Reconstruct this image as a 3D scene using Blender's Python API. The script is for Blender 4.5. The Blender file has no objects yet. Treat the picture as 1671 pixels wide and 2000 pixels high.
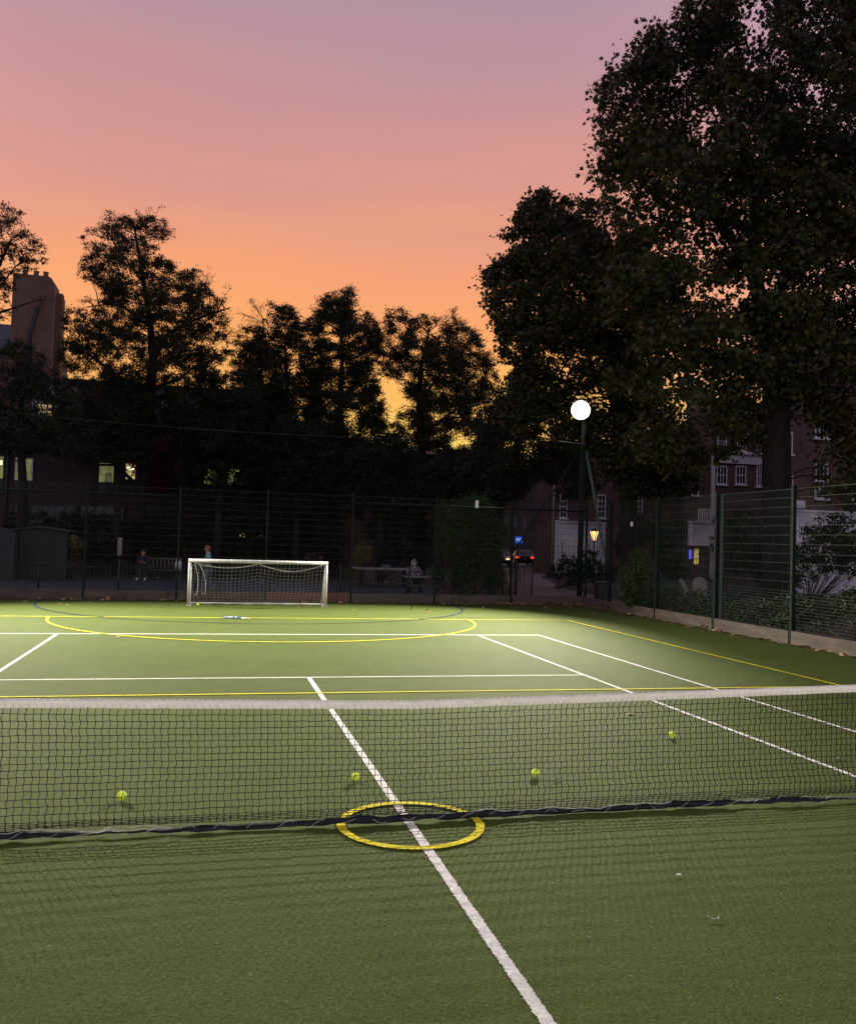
import bpy, math, random
import numpy as np
from mathutils import Vector, Matrix
random.seed(7); rng = np.random.default_rng(11)
S = bpy.context.scene; COL = S.collection
PI = math.pi
# ------------------------------------------------------------------ camera (solved from the tennis court markings)
CAM = np.array([-1.3968, -5.9714, 1.9362]); YAW, PITCH, ROLL, F = .2403, .0334, .029, 1726.34
def basis():
    cy, sy = math.cos(YAW), math.sin(YAW); cp, sp = math.cos(PITCH), math.sin(PITCH); cr, sr = math.cos(ROLL), math.sin(ROLL)
    f = np.array([sy*cp, cy*cp, sp]); r = np.array([cy, -sy, 0.]); u = np.cross(r, f)
    return cr*r+sr*u, -sr*r+cr*u, f
RR, UU, FF = basis()
cam = bpy.data.cameras.new('camera'); camo = bpy.data.objects.new('camera', cam); COL.objects.link(camo)
camo.matrix_world = Matrix(((RR[0], UU[0], -FF[0], CAM[0]), (RR[1], UU[1], -FF[1], CAM[1]), (RR[2], UU[2], -FF[2], CAM[2]), (0, 0, 0, 1)))
cam.sensor_fit = 'HORIZONTAL'; cam.sensor_width = 36; cam.lens = 36*F/1671; cam.clip_end = 3000; cam.clip_start = .05
S.camera = camo
def ray(px, py): return RR*((px-835.5)/F) - UU*((py-1000)/F) + FF
def at(px, py, d): return CAM + ray(px, py)*d                       # measured photo point -> world at a known distance
def aty(px, py, Y):
    r = ray(px, py); return CAM + r*((Y-CAM[1])/r[1])
def gnd(px, d):                                                      # ground point below a photo column at a distance
    p = at(px, 1000, d); p[2] = 0; return p
# ------------------------------------------------------------------ materials
def s2l(c):
    return tuple(((v/255)/12.92 if v/255 <= .04045 else ((v/255+.055)/1.055)**2.4) for v in c)
def nmat(name):
    m = bpy.data.materials.new(name); m.use_nodes = True
    nt = m.node_tree; return m, nt, nt.nodes, nt.links, nt.nodes['Principled BSDF']
def coords(N, L, kind='Object', scale=(1, 1, 1)):
    tc = N.new('ShaderNodeTexCoord'); mp = N.new('ShaderNodeMapping'); mp.inputs['Scale'].default_value = scale
    L.new(tc.outputs[kind], mp.inputs['Vector']); return mp.outputs['Vector']
def noise(N, L, vec, scale, detail=4, rough=.55):
    n = N.new('ShaderNodeTexNoise'); n.inputs['Scale'].default_value = scale; n.inputs['Detail'].default_value = detail
    n.inputs['Roughness'].default_value = rough; L.new(vec, n.inputs['Vector']); return n.outputs['Fac']
def ramp(N, L, fac, stops):
    r = N.new('ShaderNodeValToRGB'); e = r.color_ramp.elements
    while len(e) < len(stops): e.new(.5)
    for i, (p, c) in enumerate(stops): e[i].position = p; e[i].color = (*c[:3], 1)
    if fac is not None: L.new(fac, r.inputs['Fac'])
    return r.outputs['Color']
def mixc(N, L, fac, a, b, mode='MIX'):
    m = N.new('ShaderNodeMix'); m.data_type = 'RGBA'; m.blend_type = mode
    if isinstance(fac, (int, float)): m.inputs[0].default_value = fac
    else: L.new(fac, m.inputs[0])
    for s, v in ((6, a), (7, b)):
        if isinstance(v, tuple): m.inputs[s].default_value = (*v[:3], 1)
        else: L.new(v, m.inputs[s])
    return m.outputs[2]
def bump(N, L, P, h, strength, dist):
    b = N.new('ShaderNodeBump'); b.inputs['Strength'].default_value = strength; b.inputs['Distance'].default_value = dist
    L.new(h, b.inputs['Height']); L.new(b.outputs['Normal'], P.inputs['Normal'])
def pm(name, c1, c2, scale=6, rough=.7, bs=.2, bd=.005, bscale=None, metal=0, stretch=(1, 1, 1), spec=.5):
    m, nt, N, L, P = nmat(name); v = coords(N, L, scale=stretch)
    n = noise(N, L, v, scale, 6, .6); L.new(ramp(N, L, n, [(.3, c1), (.7, c2)]), P.inputs['Base Color'])
    P.inputs['Roughness'].default_value = rough; P.inputs['Metallic'].default_value = metal; P.inputs['Specular IOR Level'].default_value = spec
    if bs: bump(N, L, P, noise(N, L, v, bscale or scale*4, 4), bs, bd)
    return m
def emit(name, c, strength, c2=None, scale=5):
    m, nt, N, L, P = nmat(name); P.inputs['Base Color'].default_value = (.02, .02, .02, 1)
    if c2:
        v = coords(N, L); L.new(ramp(N, L, noise(N, L, v, scale, 3), [(.38, c2), (.62, c)]), P.inputs['Emission Color'])
    else: P.inputs['Emission Color'].default_value = (*c, 1)
    P.inputs['Emission Strength'].default_value = strength; return m
def brickmat(name, a, b, mortar):
    m, nt, N, L, P = nmat(name); tc = N.new('ShaderNodeTexCoord'); sp = N.new('ShaderNodeSeparateXYZ'); L.new(tc.outputs['Object'], sp.inputs[0])
    ad = N.new('ShaderNodeMath'); ad.operation = 'ADD'; L.new(sp.outputs[0], ad.inputs[0]); L.new(sp.outputs[1], ad.inputs[1])
    cb = N.new('ShaderNodeCombineXYZ'); L.new(ad.outputs[0], cb.inputs[0]); L.new(sp.outputs[2], cb.inputs[1])
    br = N.new('ShaderNodeTexBrick'); L.new(cb.outputs[0], br.inputs['Vector']); br.inputs['Scale'].default_value = 1
    br.inputs['Brick Width'].default_value = .225; br.inputs['Row Height'].default_value = .075; br.inputs['Mortar Size'].default_value = .009
    br.inputs['Color1'].default_value = (*a, 1); br.inputs['Color2'].default_value = (*b, 1); br.inputs['Mortar'].default_value = (*mortar, 1)
    n = noise(N, L, tc.outputs['Object'], .8, 6)
    L.new(mixc(N, L, .7, br.outputs['Color'], ramp(N, L, n, [(.3, (.55, .5, .5)), (.7, (1, 1, 1))]), 'MULTIPLY'), P.inputs['Base Color'])
    P.inputs['Roughness'].default_value = .9; bump(N, L, P, br.outputs['Fac'], .4, -.01); return m

def turf(name, c1, c2, c3, hi):
    m, nt, N, L, P = nmat(name); v = coords(N, L)
    fib = noise(N, L, v, 62, 4, .8); clump = noise(N, L, v, 24, 4, .65); big = noise(N, L, v, .55, 5, .6); mid = noise(N, L, v, 3.2, 4, .6)
    vo = N.new('ShaderNodeTexVoronoi'); vo.inputs['Scale'].default_value = 130; L.new(v, vo.inputs['Vector'])
    base = ramp(N, L, fib, [(.34, c1), (.5, c2), (.68, c3)])
    base = mixc(N, L, .55, base, ramp(N, L, clump, [(.3, (.66, .66, .62)), (.7, (1.12, 1.12, 1.1))]), 'MULTIPLY')
    base = mixc(N, L, .5, base, ramp(N, L, mid, [(.3, (.8, .82, .78)), (.7, (1.1, 1.1, 1.05))]), 'MULTIPLY')
    base = mixc(N, L, .6, base, ramp(N, L, big, [(.3, (.80, .83, .78)), (.7, (1.14, 1.12, 1.16))]), 'MULTIPLY')
    sp = N.new('ShaderNodeMath'); sp.operation = 'LESS_THAN'; sp.inputs[1].default_value = .16; L.new(vo.outputs['Distance'], sp.inputs[0])
    sp2 = N.new('ShaderNodeMath'); sp2.operation = 'MULTIPLY'; L.new(sp.outputs[0], sp2.inputs[0]); sp2.inputs[1].default_value = .45
    base = mixc(N, L, sp2.outputs[0], base, hi)
    L.new(base, P.inputs['Base Color']); P.inputs['Roughness'].default_value = .85; P.inputs['Specular IOR Level'].default_value = .04
    ad = N.new('ShaderNodeMath'); ad.operation = 'ADD'; L.new(fib, ad.inputs[0]); L.new(clump, ad.inputs[1])
    bump(N, L, P, ad.outputs[0], .8, .012); return m
M = {}
M['turf'] = turf('turf', (.026, .040, .009), (.064, .090, .021), (.120, .148, .043), (.14, .165, .056))
M['line_white'] = turf('line_white', (.50, .49, .53), (.68, .67, .72), (.80, .79, .83), (.85, .85, .86))
M['line_yellow'] = turf('line_yellow', (.48, .40, .015), (.68, .58, .025), (.80, .70, .045), (.85, .75, .09))
M['line_blue'] = turf('line_blue', (.012, .02, .045), (.022, .032, .07), (.03, .045, .09), (.05, .06, .1))
M['soil'] = pm('soil', (.012, .010, .008), (.03, .024, .018), 3, .95, .5, .02, 40)
M['paving'] = pm('paving', (.028, .034, .055), (.045, .052, .075), 2, .85, .2, .005, 60)
M['path'] = pm('path', (.12, .09, .09), (.18, .14, .14), 2, .9, .3, .005, 80)
M['asphalt'] = pm('asphalt', (.04, .04, .042), (.06, .06, .06), 2, .9, .3, .005, 80)
M['green_metal'] = pm('green_metal', (.005, .012, .011), (.009, .019, .017), 8, .6, .05, .001, 60, spec=.12)
M['wire'] = pm('wire', (.006, .018, .015), (.012, .030, .025), 8, .5, 0, spec=.22)
M['black_metal'] = pm('black_metal', (.006, .007, .009), (.012, .013, .016), 8, .45, .1, .002, 40)
M['board'] = pm('board', (.045, .034, .028), (.105, .082, .069), 3, .85, .5, .006, 14, stretch=(.4, .4, 3))
M['board_red'] = pm('board_red', (.10, .045, .035), (.16, .07, .055), 4, .8, .4, .004, 20, stretch=(.4, 1, 3))
M['cord'] = pm('cord', (.003, .003, .003), (.008, .008, .008), 30, .8, 0, spec=.1)
M['band'] = pm('band', (.50, .48, .47), (.64, .615, .605), 9, .75, .5, .004, 40, stretch=(1, 1, 3))
M['navy'] = pm('navy', (.004, .004, .008), (.010, .011, .020), 14, .7, .3, .004, 30, spec=.12)
M['white_cord'] = pm('white_cord', (.55, .55, .55), (.8, .8, .8), 20, .7, 0)
M['lace_cord'] = pm('lace_cord', (.14, .14, .14), (.36, .36, .36), 26, .8, 0)
M['pole_lamplit'] = pm('pole_lamplit', (.05, .065, .058), (.09, .105, .095), 9, .55, 0)  # paler than the mast below: the lamp's glow on the pole painted in
M['brace_lamplit'] = pm('brace_lamplit', (.025, .075, .055), (.04, .10, .075), 8, .55, 0)  # lit copy of the mast green, floodlight on this brace put into the colour
M['goal_cord'] = pm('goal_cord', (.26, .255, .25), (.42, .41, .41), 20, .8, 0)
M['goal_white'] = pm('goal_white', (.40, .39, .40), (.58, .57, .58), 5, .45, .1, .002, 30)
M['ball'] = pm('ball', (.52, .70, .02), (.70, .88, .05), 60, .95, .6, .002, 250)
M['ball_seam'] = pm('ball_seam', (.75, .78, .6), (.85, .87, .7), 20, .8, 0)
M['racket_blue'] = pm('racket_blue', (.01, .06, .25), (.03, .12, .4), 6, .25, 0)
M['racket_dark'] = pm('racket_dark', (.01, .012, .02), (.03, .03, .04), 10, .5, 0)
M['grip'] = pm('grip', (.6, .6, .6), (.8, .8, .8), 30, .8, .2, .002, 60)
M['bark'] = pm('bark', (.009, .007, .006), (.024, .019, .016), 5, .95, .8, .03, 14, stretch=(1, 1, .35))
M['twig'] = pm('twig', (.02, .014, .011), (.04, .03, .022), 8, .9, 0)
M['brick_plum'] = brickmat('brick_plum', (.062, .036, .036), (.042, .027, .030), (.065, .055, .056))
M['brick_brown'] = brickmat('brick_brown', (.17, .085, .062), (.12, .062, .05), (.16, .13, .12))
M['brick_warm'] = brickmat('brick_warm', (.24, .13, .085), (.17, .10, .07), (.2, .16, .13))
M['zinc'] = pm('zinc', (.30, .31, .37), (.44, .45, .52), 1.2, .45, .1, .003, 12, metal=.0, stretch=(3, 3, .4))
M['stucco'] = pm('stucco', (.60, .57, .62), (.78, .75, .79), 1.5, .8, .1, .003, 30)
M['render_dull'] = pm('render_dull', (.26, .22, .2), (.36, .3, .27), 1.2, .9, .1, .003, 30)
M['white_paint'] = pm('white_paint', (.68, .67, .70), (.82, .81, .83), 3, .5, 0)
M['slate'] = pm('slate', (.035, .037, .045), (.07, .072, .085), 4, .6, .3, .01, 8)
M['glass_dark'] = pm('glass_dark', (.012, .013, .018), (.03, .03, .038), 1.3, .06, 0)
M['frame_dark'] = pm('frame_dark', (.012, .012, .014), (.02, .02, .024), 6, .5, 0)
M['lit_warm'] = emit('lit_warm', s2l((226, 206, 130)), 0.72, s2l((150, 140, 92)), 2.2)
M['lit_dim'] = emit('lit_dim', s2l((150, 150, 92)), 0.58, s2l((92, 92, 66)), 2.2)
M['lit_pale'] = emit('lit_pale', s2l((250, 215, 160)), 0.72, s2l((170, 150, 120)), 2.5)
M['lit_green'] = emit('lit_green', s2l((175, 185, 120)), 0.58, s2l((110, 120, 84)), 2.5)
M['tube_light'] = emit('tube_light', s2l((250, 248, 190)), 1.5)
M['lamp_glass'] = emit('lamp_glass', (1, .95, .84), 7)
M['lantern'] = emit('lantern', (1, .62, .25), 2.2, (.9, .35, .08), 6)
M['tail'] = emit('tail', (1, .06, .045), 1.7)
M['head'] = emit('head', (1, .66, .38), 1.4)
M['sign_blue'] = emit('sign_blue', (.02, .12, .8), .55)
M['sign_white'] = emit('sign_white', (.6, .75, 1), .7)
M['violet'] = emit('violet', (.12, .10, .95), .9)
M['yellow_lit'] = emit('yellow_lit', (.85, .72, .2), .5, (.2, .16, .04), 7)
M['car_paint'] = pm('car_paint', (.008, .008, .010), (.012, .012, .014), 3, .2, 0)
M['tyre'] = pm('tyre', (.012, .012, .012), (.02, .02, .02), 9, .9, 0)
M['shed'] = pm('shed', (.010, .018, .011), (.016, .026, .016), 3, .7, .2, .004, 20, stretch=(3, 3, .5))
M['felt'] = pm('felt', (.03, .03, .032), (.06, .06, .062), 6, .9, .2, .004, 40)
M['timber'] = pm('timber', (.06, .05, .042), (.12, .10, .085), 4, .8, .3, .003, 20, stretch=(1, 4, 4))
M['concrete'] = pm('concrete', (.22, .22, .23), (.32, .32, .33), 3, .8, .2, .003, 40)
M['bin'] = pm('bin', (.010, .012, .014), (.02, .022, .025), 5, .5, .1, .002, 40)
M['skin'] = pm('skin', (.42, .26, .2), (.5, .32, .25), 10, .6, 0)
M['skin_pale'] = pm('skin_pale', (.5, .38, .33), (.58, .44, .38), 10, .6, 0)
M['hair_red'] = pm('hair_red', (.16, .07, .045), (.26, .12, .08), 30, .7, .4, .006, 60)
M['hair_dark'] = pm('hair_dark', (.02, .014, .01), (.04, .03, .02), 30, .7, .4, .006, 60)
M['denim'] = pm('denim', (.10, .13, .2), (.16, .19, .27), 20, .9, .2, .003, 50)
M['dark_cloth'] = pm('dark_cloth', (.014, .014, .018), (.025, .025, .03), 12, .9, .3, .004, 40)
M['grey_cloth'] = pm('grey_cloth', (.13, .125, .15), (.2, .19, .22), 10, .9, .4, .006, 30)
M['white_shoe'] = pm('white_shoe', (.7, .7, .7), (.82, .82, .82), 10, .6, 0)
M['cream'] = pm('cream', (.15, .13, .115), (.24, .21, .19), 6, .6, .1, .003, 30)
M['galv'] = pm('galv', (.25, .26, .27), (.4, .41, .42), 8, .4, 0, metal=.6)
def plaid():
    m, nt, N, L, P = nmat('plaid_shirt'); v = coords(N, L)
    cols = []
    for ax in (0, 2):
        sp = N.new('ShaderNodeSeparateXYZ'); L.new(v, sp.inputs[0]); w = N.new('ShaderNodeMath'); w.operation = 'MULTIPLY'; w.inputs[1].default_value = 60
        L.new(sp.outputs[ax], w.inputs[0]); s = N.new('ShaderNodeMath'); s.operation = 'SINE'; L.new(w.outputs[0], s.inputs[0])
        cols.append(ramp(N, L, s.outputs[0], [(.2, (1, 1, 1)), (.7, (.55, .62, .72))]))
    L.new(mixc(N, L, 1, mixc(N, L, 1, (.32, .52, .60), cols[0], 'MULTIPLY'), cols[1], 'MULTIPLY'), P.inputs['Base Color'])
    P.inputs['Roughness'].default_value = .9; return m
M['plaid'] = plaid()
def leafmat(name, trans=.25, rough=.55):
    m, nt, N, L, P = nmat(name); a = N.new('ShaderNodeAttribute'); a.attribute_name = 'leafcol'
    L.new(a.outputs['Color'], P.inputs['Base Color']); P.inputs['Roughness'].default_value = rough; P.inputs['Specular IOR Level'].default_value = .3
    t = N.new('ShaderNodeBsdfTranslucent'); L.new(a.outputs['Color'], t.inputs['Color'])
    mx = N.new('ShaderNodeMixShader'); mx.inputs[0].default_value = trans; L.new(P.outputs[0], mx.inputs[1]); L.new(t.outputs[0], mx.inputs[2])
    L.new(mx.outputs[0], N['Material Output'].inputs['Surface']); return m
M['leaf'] = leafmat('leaf'); M['litter'] = leafmat('litter', 0, .8)
# ------------------------------------------------------------------ object helpers
ORG = {}
def tag(o, label=None, cat=None, group=None, kind=None):
    if label: o['label'] = label
    if cat: o['category'] = cat
    if group: o['group'] = group
    if kind: o['kind'] = kind
    return o
def thing(name, loc, label, cat, group=None):
    o = bpy.data.objects.new(name, None); COL.objects.link(o); o.empty_display_size = .3
    o.location = [float(v) for v in loc]; ORG[o] = np.array(loc, float); return tag(o, label, cat, group)
def link(name, me, mat, parent=None):
    o = bpy.data.objects.new(name, me); COL.objects.link(o)
    me.materials.clear()
    for m in (mat if isinstance(mat, (list, tuple)) else [mat]): me.materials.append(M[m] if isinstance(m, str) else m)
    if parent is not None: o.parent = parent; ORG[o] = ORG[parent]
    else: ORG[o] = np.zeros(3)
    return o
class MB:
    """collects world-space geometry; build() links it as ONE mesh object (origin = that of its thing)"""
    def __init__(s): s.v = []; s.f = []; s.mi = []; s.sm = []
    def add(s, vs, fs, mi=0, smooth=False):
        b = len(s.v); s.v.extend([tuple(map(float, p)) for p in vs])
        for f in fs: s.f.append(tuple(i+b for i in f)); s.mi.append(mi); s.sm.append(smooth)
        return s
    def box(s, lo, hi, mi=0):
        (a, b, c), (d, e, f) = lo, hi
        return s.add([(a, b, c), (d, b, c), (d, e, c), (a, e, c), (a, b, f), (d, b, f), (d, e, f), (a, e, f)],
                     [(0, 3, 2, 1), (4, 5, 6, 7), (0, 1, 5, 4), (1, 2, 6, 5), (2, 3, 7, 6), (3, 0, 4, 7)], mi)
    def tube(s, pts, r, n=6, mi=0, caps=True, smooth=True):
        pts = [np.array(p, float) for p in pts]; k = len(pts)
        rs = r if isinstance(r, (list, tuple, np.ndarray)) else [r]*k
        t0 = pts[1]-pts[0]; ref = np.array([0, 0, 1.]) if abs(t0[2]) < .9*np.linalg.norm(t0) else np.array([1., 0, 0])
        vs = []
        for i in range(k):
            t = pts[min(i+1, k-1)]-pts[max(i-1, 0)]; t = t/(np.linalg.norm(t)+1e-12)
            a = np.cross(t, ref); a /= np.linalg.norm(a)+1e-12; b = np.cross(a, t); ref = b
            for j in range(n):
                th = 2*PI*(j+.5)/n; vs.append(pts[i]+rs[i]*(math.cos(th)*a+math.sin(th)*b))
        fs = [(i*n+j, i*n+(j+1) % n, (i+1)*n+(j+1) % n, (i+1)*n+j) for i in range(k-1) for j in range(n)]
        if caps: fs += [tuple(range(n-1, -1, -1)), tuple((k-1)*n+j for j in range(n))]
        return s.add(vs, fs, mi, smooth)
    def prism(s, prof, axis, a, b, mi=0):
        n = len(prof); vs = []
        for t in (a, b):
            for u, w in prof: vs.append({'x': (t, u, w), 'y': (u, t, w), 'z': (u, w, t)}[axis])
        return s.add(vs, [tuple(range(n)), tuple(range(2*n-1, n-1, -1))]+[(i, n+i, n+(i+1) % n, (i+1) % n) for i in range(n)], mi)
    def ball(s, c, r, nu=16, nv=10, mi=0):
        r = np.array(r if hasattr(r, '__len__') else (r, r, r), float); vs = []; fs = []
        for i in range(nv+1):
            for j in range(nu):
                p, t = PI*i/nv, 2*PI*j/nu; vs.append(np.array(c)+r*np.array([math.sin(p)*math.cos(t), math.sin(p)*math.sin(t), math.cos(p)]))
        for i in range(nv):
            for j in range(nu): fs.append((i*nu+j, (i+1)*nu+j, (i+1)*nu+(j+1) % nu, i*nu+(j+1) % nu))
        return s.add(vs, fs, mi, True)
    def build(s, name, mat, parent=None, bevel=0, recalc=True):
        o0 = ORG[parent] if parent is not None else np.zeros(3)
        me = bpy.data.meshes.new(name); me.from_pydata([tuple(np.array(p)-o0) for p in s.v], [], s.f)
        o = link(name, me, mat, parent)
        me.polygons.foreach_set('material_index', s.mi); me.polygons.foreach_set('use_smooth', s.sm)
        if recalc:
            import bmesh
            bm = bmesh.new(); bm.from_mesh(me); bmesh.ops.recalc_face_normals(bm, faces=bm.faces); bm.to_mesh(me); bm.free()
        me.update()
        if bevel:
            md = o.modifiers.new('bevel', 'BEVEL'); md.width = bevel; md.segments = 2; md.limit_method = 'ANGLE'
        return o
def copy_tree(o, parent=None):
    c = o.copy(); COL.objects.link(c); c.parent = parent; ORG[c] = ORG[o]
    for ch in list(o.children): copy_tree(ch, c)
    return c
def own_origin(o, loc):
    """move a single-mesh thing's origin to its base"""
    loc = np.array(loc, float); o.data.transform(Matrix.Translation(Vector((-loc).tolist()))); o.location = loc.tolist(); return o
def npmesh(name, V, counts, idx, col=None):
    me = bpy.data.meshes.new(name); me.vertices.add(len(V)); me.vertices.foreach_set('co', np.ascontiguousarray(V, dtype=np.float32).ravel())
    me.loops.add(len(idx)); me.loops.foreach_set('vertex_index', np.ascontiguousarray(idx, dtype=np.int32))
    me.polygons.add(len(counts)); st = np.concatenate([[0], np.cumsum(counts)[:-1]]).astype(np.int32)
    me.polygons.foreach_set('loop_start', st); me.polygons.foreach_set('loop_total', np.asarray(counts, dtype=np.int32))
    if col is not None:
        a = me.attributes.new('leafcol', 'FLOAT_COLOR', 'POINT'); a.data.foreach_set('color', np.ascontiguousarray(col, dtype=np.float32).ravel())
    me.update(calc_edges=True); me.validate(); return me
# ------------------------------------------------------------------ world: dusk sky, warm glow over the far trees
SUN_AZ = .13
def sky():
    w = bpy.data.worlds.new('World'); S.world = w; w.use_nodes = True; nt = w.node_tree; N, L = nt.nodes, nt.links
    bg = N['Background']; tc = N.new('ShaderNodeTexCoord'); nrm = N.new('ShaderNodeVectorMath'); nrm.operation = 'NORMALIZE'; L.new(tc.outputs['Generated'], nrm.inputs[0])
    sp = N.new('ShaderNodeSeparateXYZ'); L.new(nrm.outputs[0], sp.inputs[0])
    def mth(op, a, b=None):
        m = N.new('ShaderNodeMath'); m.operation = op
        for i, v in enumerate((a, b)):
            if v is None: continue
            if isinstance(v, (int, float)): m.inputs[i].default_value = v
            else: L.new(v, m.inputs[i])
        return m.outputs[0]
    el = mth('MULTIPLY', mth('ARCSINE', sp.outputs[2]), 2/PI)
    n1 = noise(N, L, coords(N, L, 'Generated', (1.2, 1.2, 5)), 1.6, 3, .5)
    n2 = noise(N, L, coords(N, L, 'Generated', (1.5, .8, 14)), 2.2, 5, .6)
    el = mth('ADD', el, mth('ADD', mth('MULTIPLY', mth('SUBTRACT', n1, .5), .07), mth('MULTIPLY', mth('SUBTRACT', n2, .5), .035)))
    hx = mth('ADD', mth('MULTIPLY', sp.outputs[0], math.sin(SUN_AZ)), mth('MULTIPLY', sp.outputs[1], math.cos(SUN_AZ)))
    hl = mth('SQRT', mth('ADD', mth('MULTIPLY', sp.outputs[0], sp.outputs[0]), mth('ADD', mth('MULTIPLY', sp.outputs[1], sp.outputs[1]), 1e-5)))
    c = mth('DIVIDE', hx, hl)
    def mr(v, a, b):
        m = N.new('ShaderNodeMapRange'); m.interpolation_type = 'SMOOTHSTEP'; L.new(v, m.inputs[0]); m.inputs[1].default_value = a; m.inputs[2].default_value = b; return m.outputs[0]
    d = lambda x: x/90
    A = ramp(N, L, el, [(0, s2l((255, 226, 104))), (d(6), s2l((255, 212, 108))), (d(9), s2l((255, 192, 102))), (d(12.5), s2l((255, 174, 106))), (d(17), s2l((246, 164, 121))), (d(22), s2l((219, 154, 141))),
                       (d(27), s2l((199, 148, 152))), (d(33), s2l((177, 146, 161))), (d(50), s2l((140, 128, 158))), (1, s2l((128, 124, 160)))])
    B = ramp(N, L, el, [(0, s2l((240, 180, 150))), (d(8), s2l((246, 184, 158))), (d(15), s2l((238, 176, 166))), (d(22), s2l((214, 164, 172))), (d(32), s2l((202, 164, 186))), (d(50), s2l((150, 136, 168))), (1, s2l((128, 124, 160)))])
    Cc = ramp(N, L, el, [(0, s2l((166, 156, 172))), (d(15), s2l((172, 158, 174))), (d(40), s2l((150, 142, 168))), (1, s2l((128, 124, 160)))])
    L.new(mixc(N, L, mr(c, -.35, .75), Cc, mixc(N, L, mr(c, .80, .985), B, A)), bg.inputs['Color']); bg.inputs['Strength'].default_value = 1.0
sky()
S.view_settings.view_transform = 'Standard'; S.view_settings.look = 'None'; S.view_settings.exposure = 0; S.view_settings.gamma = 1
# ------------------------------------------------------------------ setting: ground sheets
def sheet(name, pts, z, mat):
    m = MB(); m.add([(x, y, z) for x, y in pts], [tuple(range(len(pts)))]); o = m.build(name, mat); o.data.polygons[0].normal; o['kind'] = 'structure'; return o
sheet('ground', [(-400, -400), (400, -400), (400, 700), (-400, 700)], -.012, 'soil')
sheet('court_turf', [(-10.52, -21), (10.52, -21), (10.52, 20.98), (-10.52, 20.98)], 0, 'turf')
sheet('courtyard_paving', [(-24, 21.3), (7.6, 21.3), (8.5, 34.2), (-24, 34.2)], -.006, 'paving')
pp = [gnd(1000, 28.5), gnd(1165, 29), gnd(1230, 31), gnd(1110, 40), gnd(1060, 52), gnd(1075, 70), gnd(985, 70), gnd(995, 45)]
sheet('path', [(p[0], p[1]) for p in pp], -.003, 'path')
sheet('road', [(-60, 72), (80, 72), (80, 86), (-60, 86)], -.002, 'asphalt')
# painted markings: fibres make the edges ragged near the camera
def line(name, p, q, w, mat, z=.004):
    p, q = np.array(p, float), np.array(q, float); t = q-p; Ln = np.linalg.norm(t); t /= Ln; nrm = np.array([-t[1], t[0]])
    s = 0.; ss = []
    while s < Ln:
        ss.append(s); dd = np.linalg.norm(p+t*s-CAM[:2]); s += max(.006, .0022*dd)
    ss.append(Ln); m = MB(); vs = []
    for s in ss:
        c = p+t*s
        for sg in (-1, 1):
            j = random.gauss(0, .0026); vs.append((*(c+nrm*sg*(w/2+j)), z))
    m.add(vs, [(2*i, 2*i+2, 2*i+3, 2*i+1) for i in range(len(ss)-1)]); o = m.build(name, mat, recalc=False); o['kind'] = 'structure'; return o
def arc(name, c, r, a0, a1, w, mat, z=.006):
    n = int(abs(a1-a0)*r/.012) if r < 2 else int(abs(a1-a0)*r/.05); m = MB(); vs = []
    for i in range(n+1):
        a = a0+(a1-a0)*i/n
        for sg in (-1, 1):
            rr = r+sg*w/2+random.gauss(0, .0025); vs.append((c[0]+rr*math.cos(a), c[1]+rr*math.sin(a), z))
    m.add(vs, [(2*i, 2*i+1, 2*i+3, 2*i+2) for i in range(n)]); o = m.build(name, mat, recalc=False); o['kind'] = 'structure'; return o
line('white_line', (0, -6.4), (0, 6.4), .062, 'line_white')
for y in (6.4, 11.885, -6.4, -11.885): line('white_line', (-4.115 if abs(y) < 10 else -5.485, y), (4.115 if abs(y) < 10 else 5.485, y), .06 if abs(y) < 10 else .075, 'line_white')
for x in (-4.115, 4.115, -5.485, 5.485): line('white_line', (x, -11.885), (x, 11.885), .055, 'line_white', .0055)
line('white_line', (0, 11.885), (0, 11.78), .055, 'line_white', .0055)
line('yellow_line', (-7.62, 15.42), (7.62, 15.42), .055, 'line_yellow', .008)
line('yellow_line', (-7.62, 5.13), (7.62, 5.13), .05, 'line_yellow', .008)
for x in (-7.62, 7.62): line('yellow_line', (x, -15.4), (x, 15.4), .05, 'line_yellow', .0095)
arc('yellow_line', (.05, 15.42), 4.88, PI, 2*PI, .062, 'line_yellow', .0105)
arc('yellow_line', (0, -.035), .475, 0, 2*PI, .058, 'line_yellow', .0105)
arc('blue_line', (0, 19.9), 5.87, PI*.96, PI*2.04, .062, 'line_blue', .012)
# ------------------------------------------------------------------ tennis net
def sm(a): return a*a*(3-2*a)
def wob(x, k, seed): return sum(math.sin(x*k*f+seed*f*1.7)/f for f in (1, 2.3, 3.9))/1.9
net = thing('tennis_net', (0, .05, 0), 'long black tennis net with white top band across the green court', 'net')
def top_z(x): return .825+.018*abs(x)+.0022*x*x*.3
XS = np.arange(-6.3, 6.3, .0455); NR = 20
def netpt(x, i):                     # i = 0 top .. NR bottom
    zt = top_z(x)-.052; u = i/NR; rows_free = 16
    zb = .05+.02*wob(x, 1.3, 2)
    if i <= rows_free: z = zt-(zt-.115)*(i/rows_free)
    else: z = .115+(zb-.115)*((i-rows_free)/(NR-rows_free))
    y = .05+.02*wob(x, .5, 1)*u
    if i > 12: k = (i-12)/(NR-12); y += -.055*math.sin(k*PI)*(.7+.3*wob(x, 1.1, 5)) - .01*k
    return np.array([x, y, z])
nodes = {}
for ci, x in enumerate(XS):
    for i in range(NR+1):
        p = netpt(x, i); k = 1.0 if i < 14 else 1.9
        p[0] += k*(.0045*math.sin(PI*i+1.1*wob(x, 2, 3))+random.gauss(0, .0014)+.009*wob(p[2]*5+x*.35, 1, 4))
        p[2] += random.gauss(0, .0018)+.004*wob(x*1.7, 1.2, i*.35); p[1] += random.gauss(0, .003); nodes[ci, i] = p
mm = MB()
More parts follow.
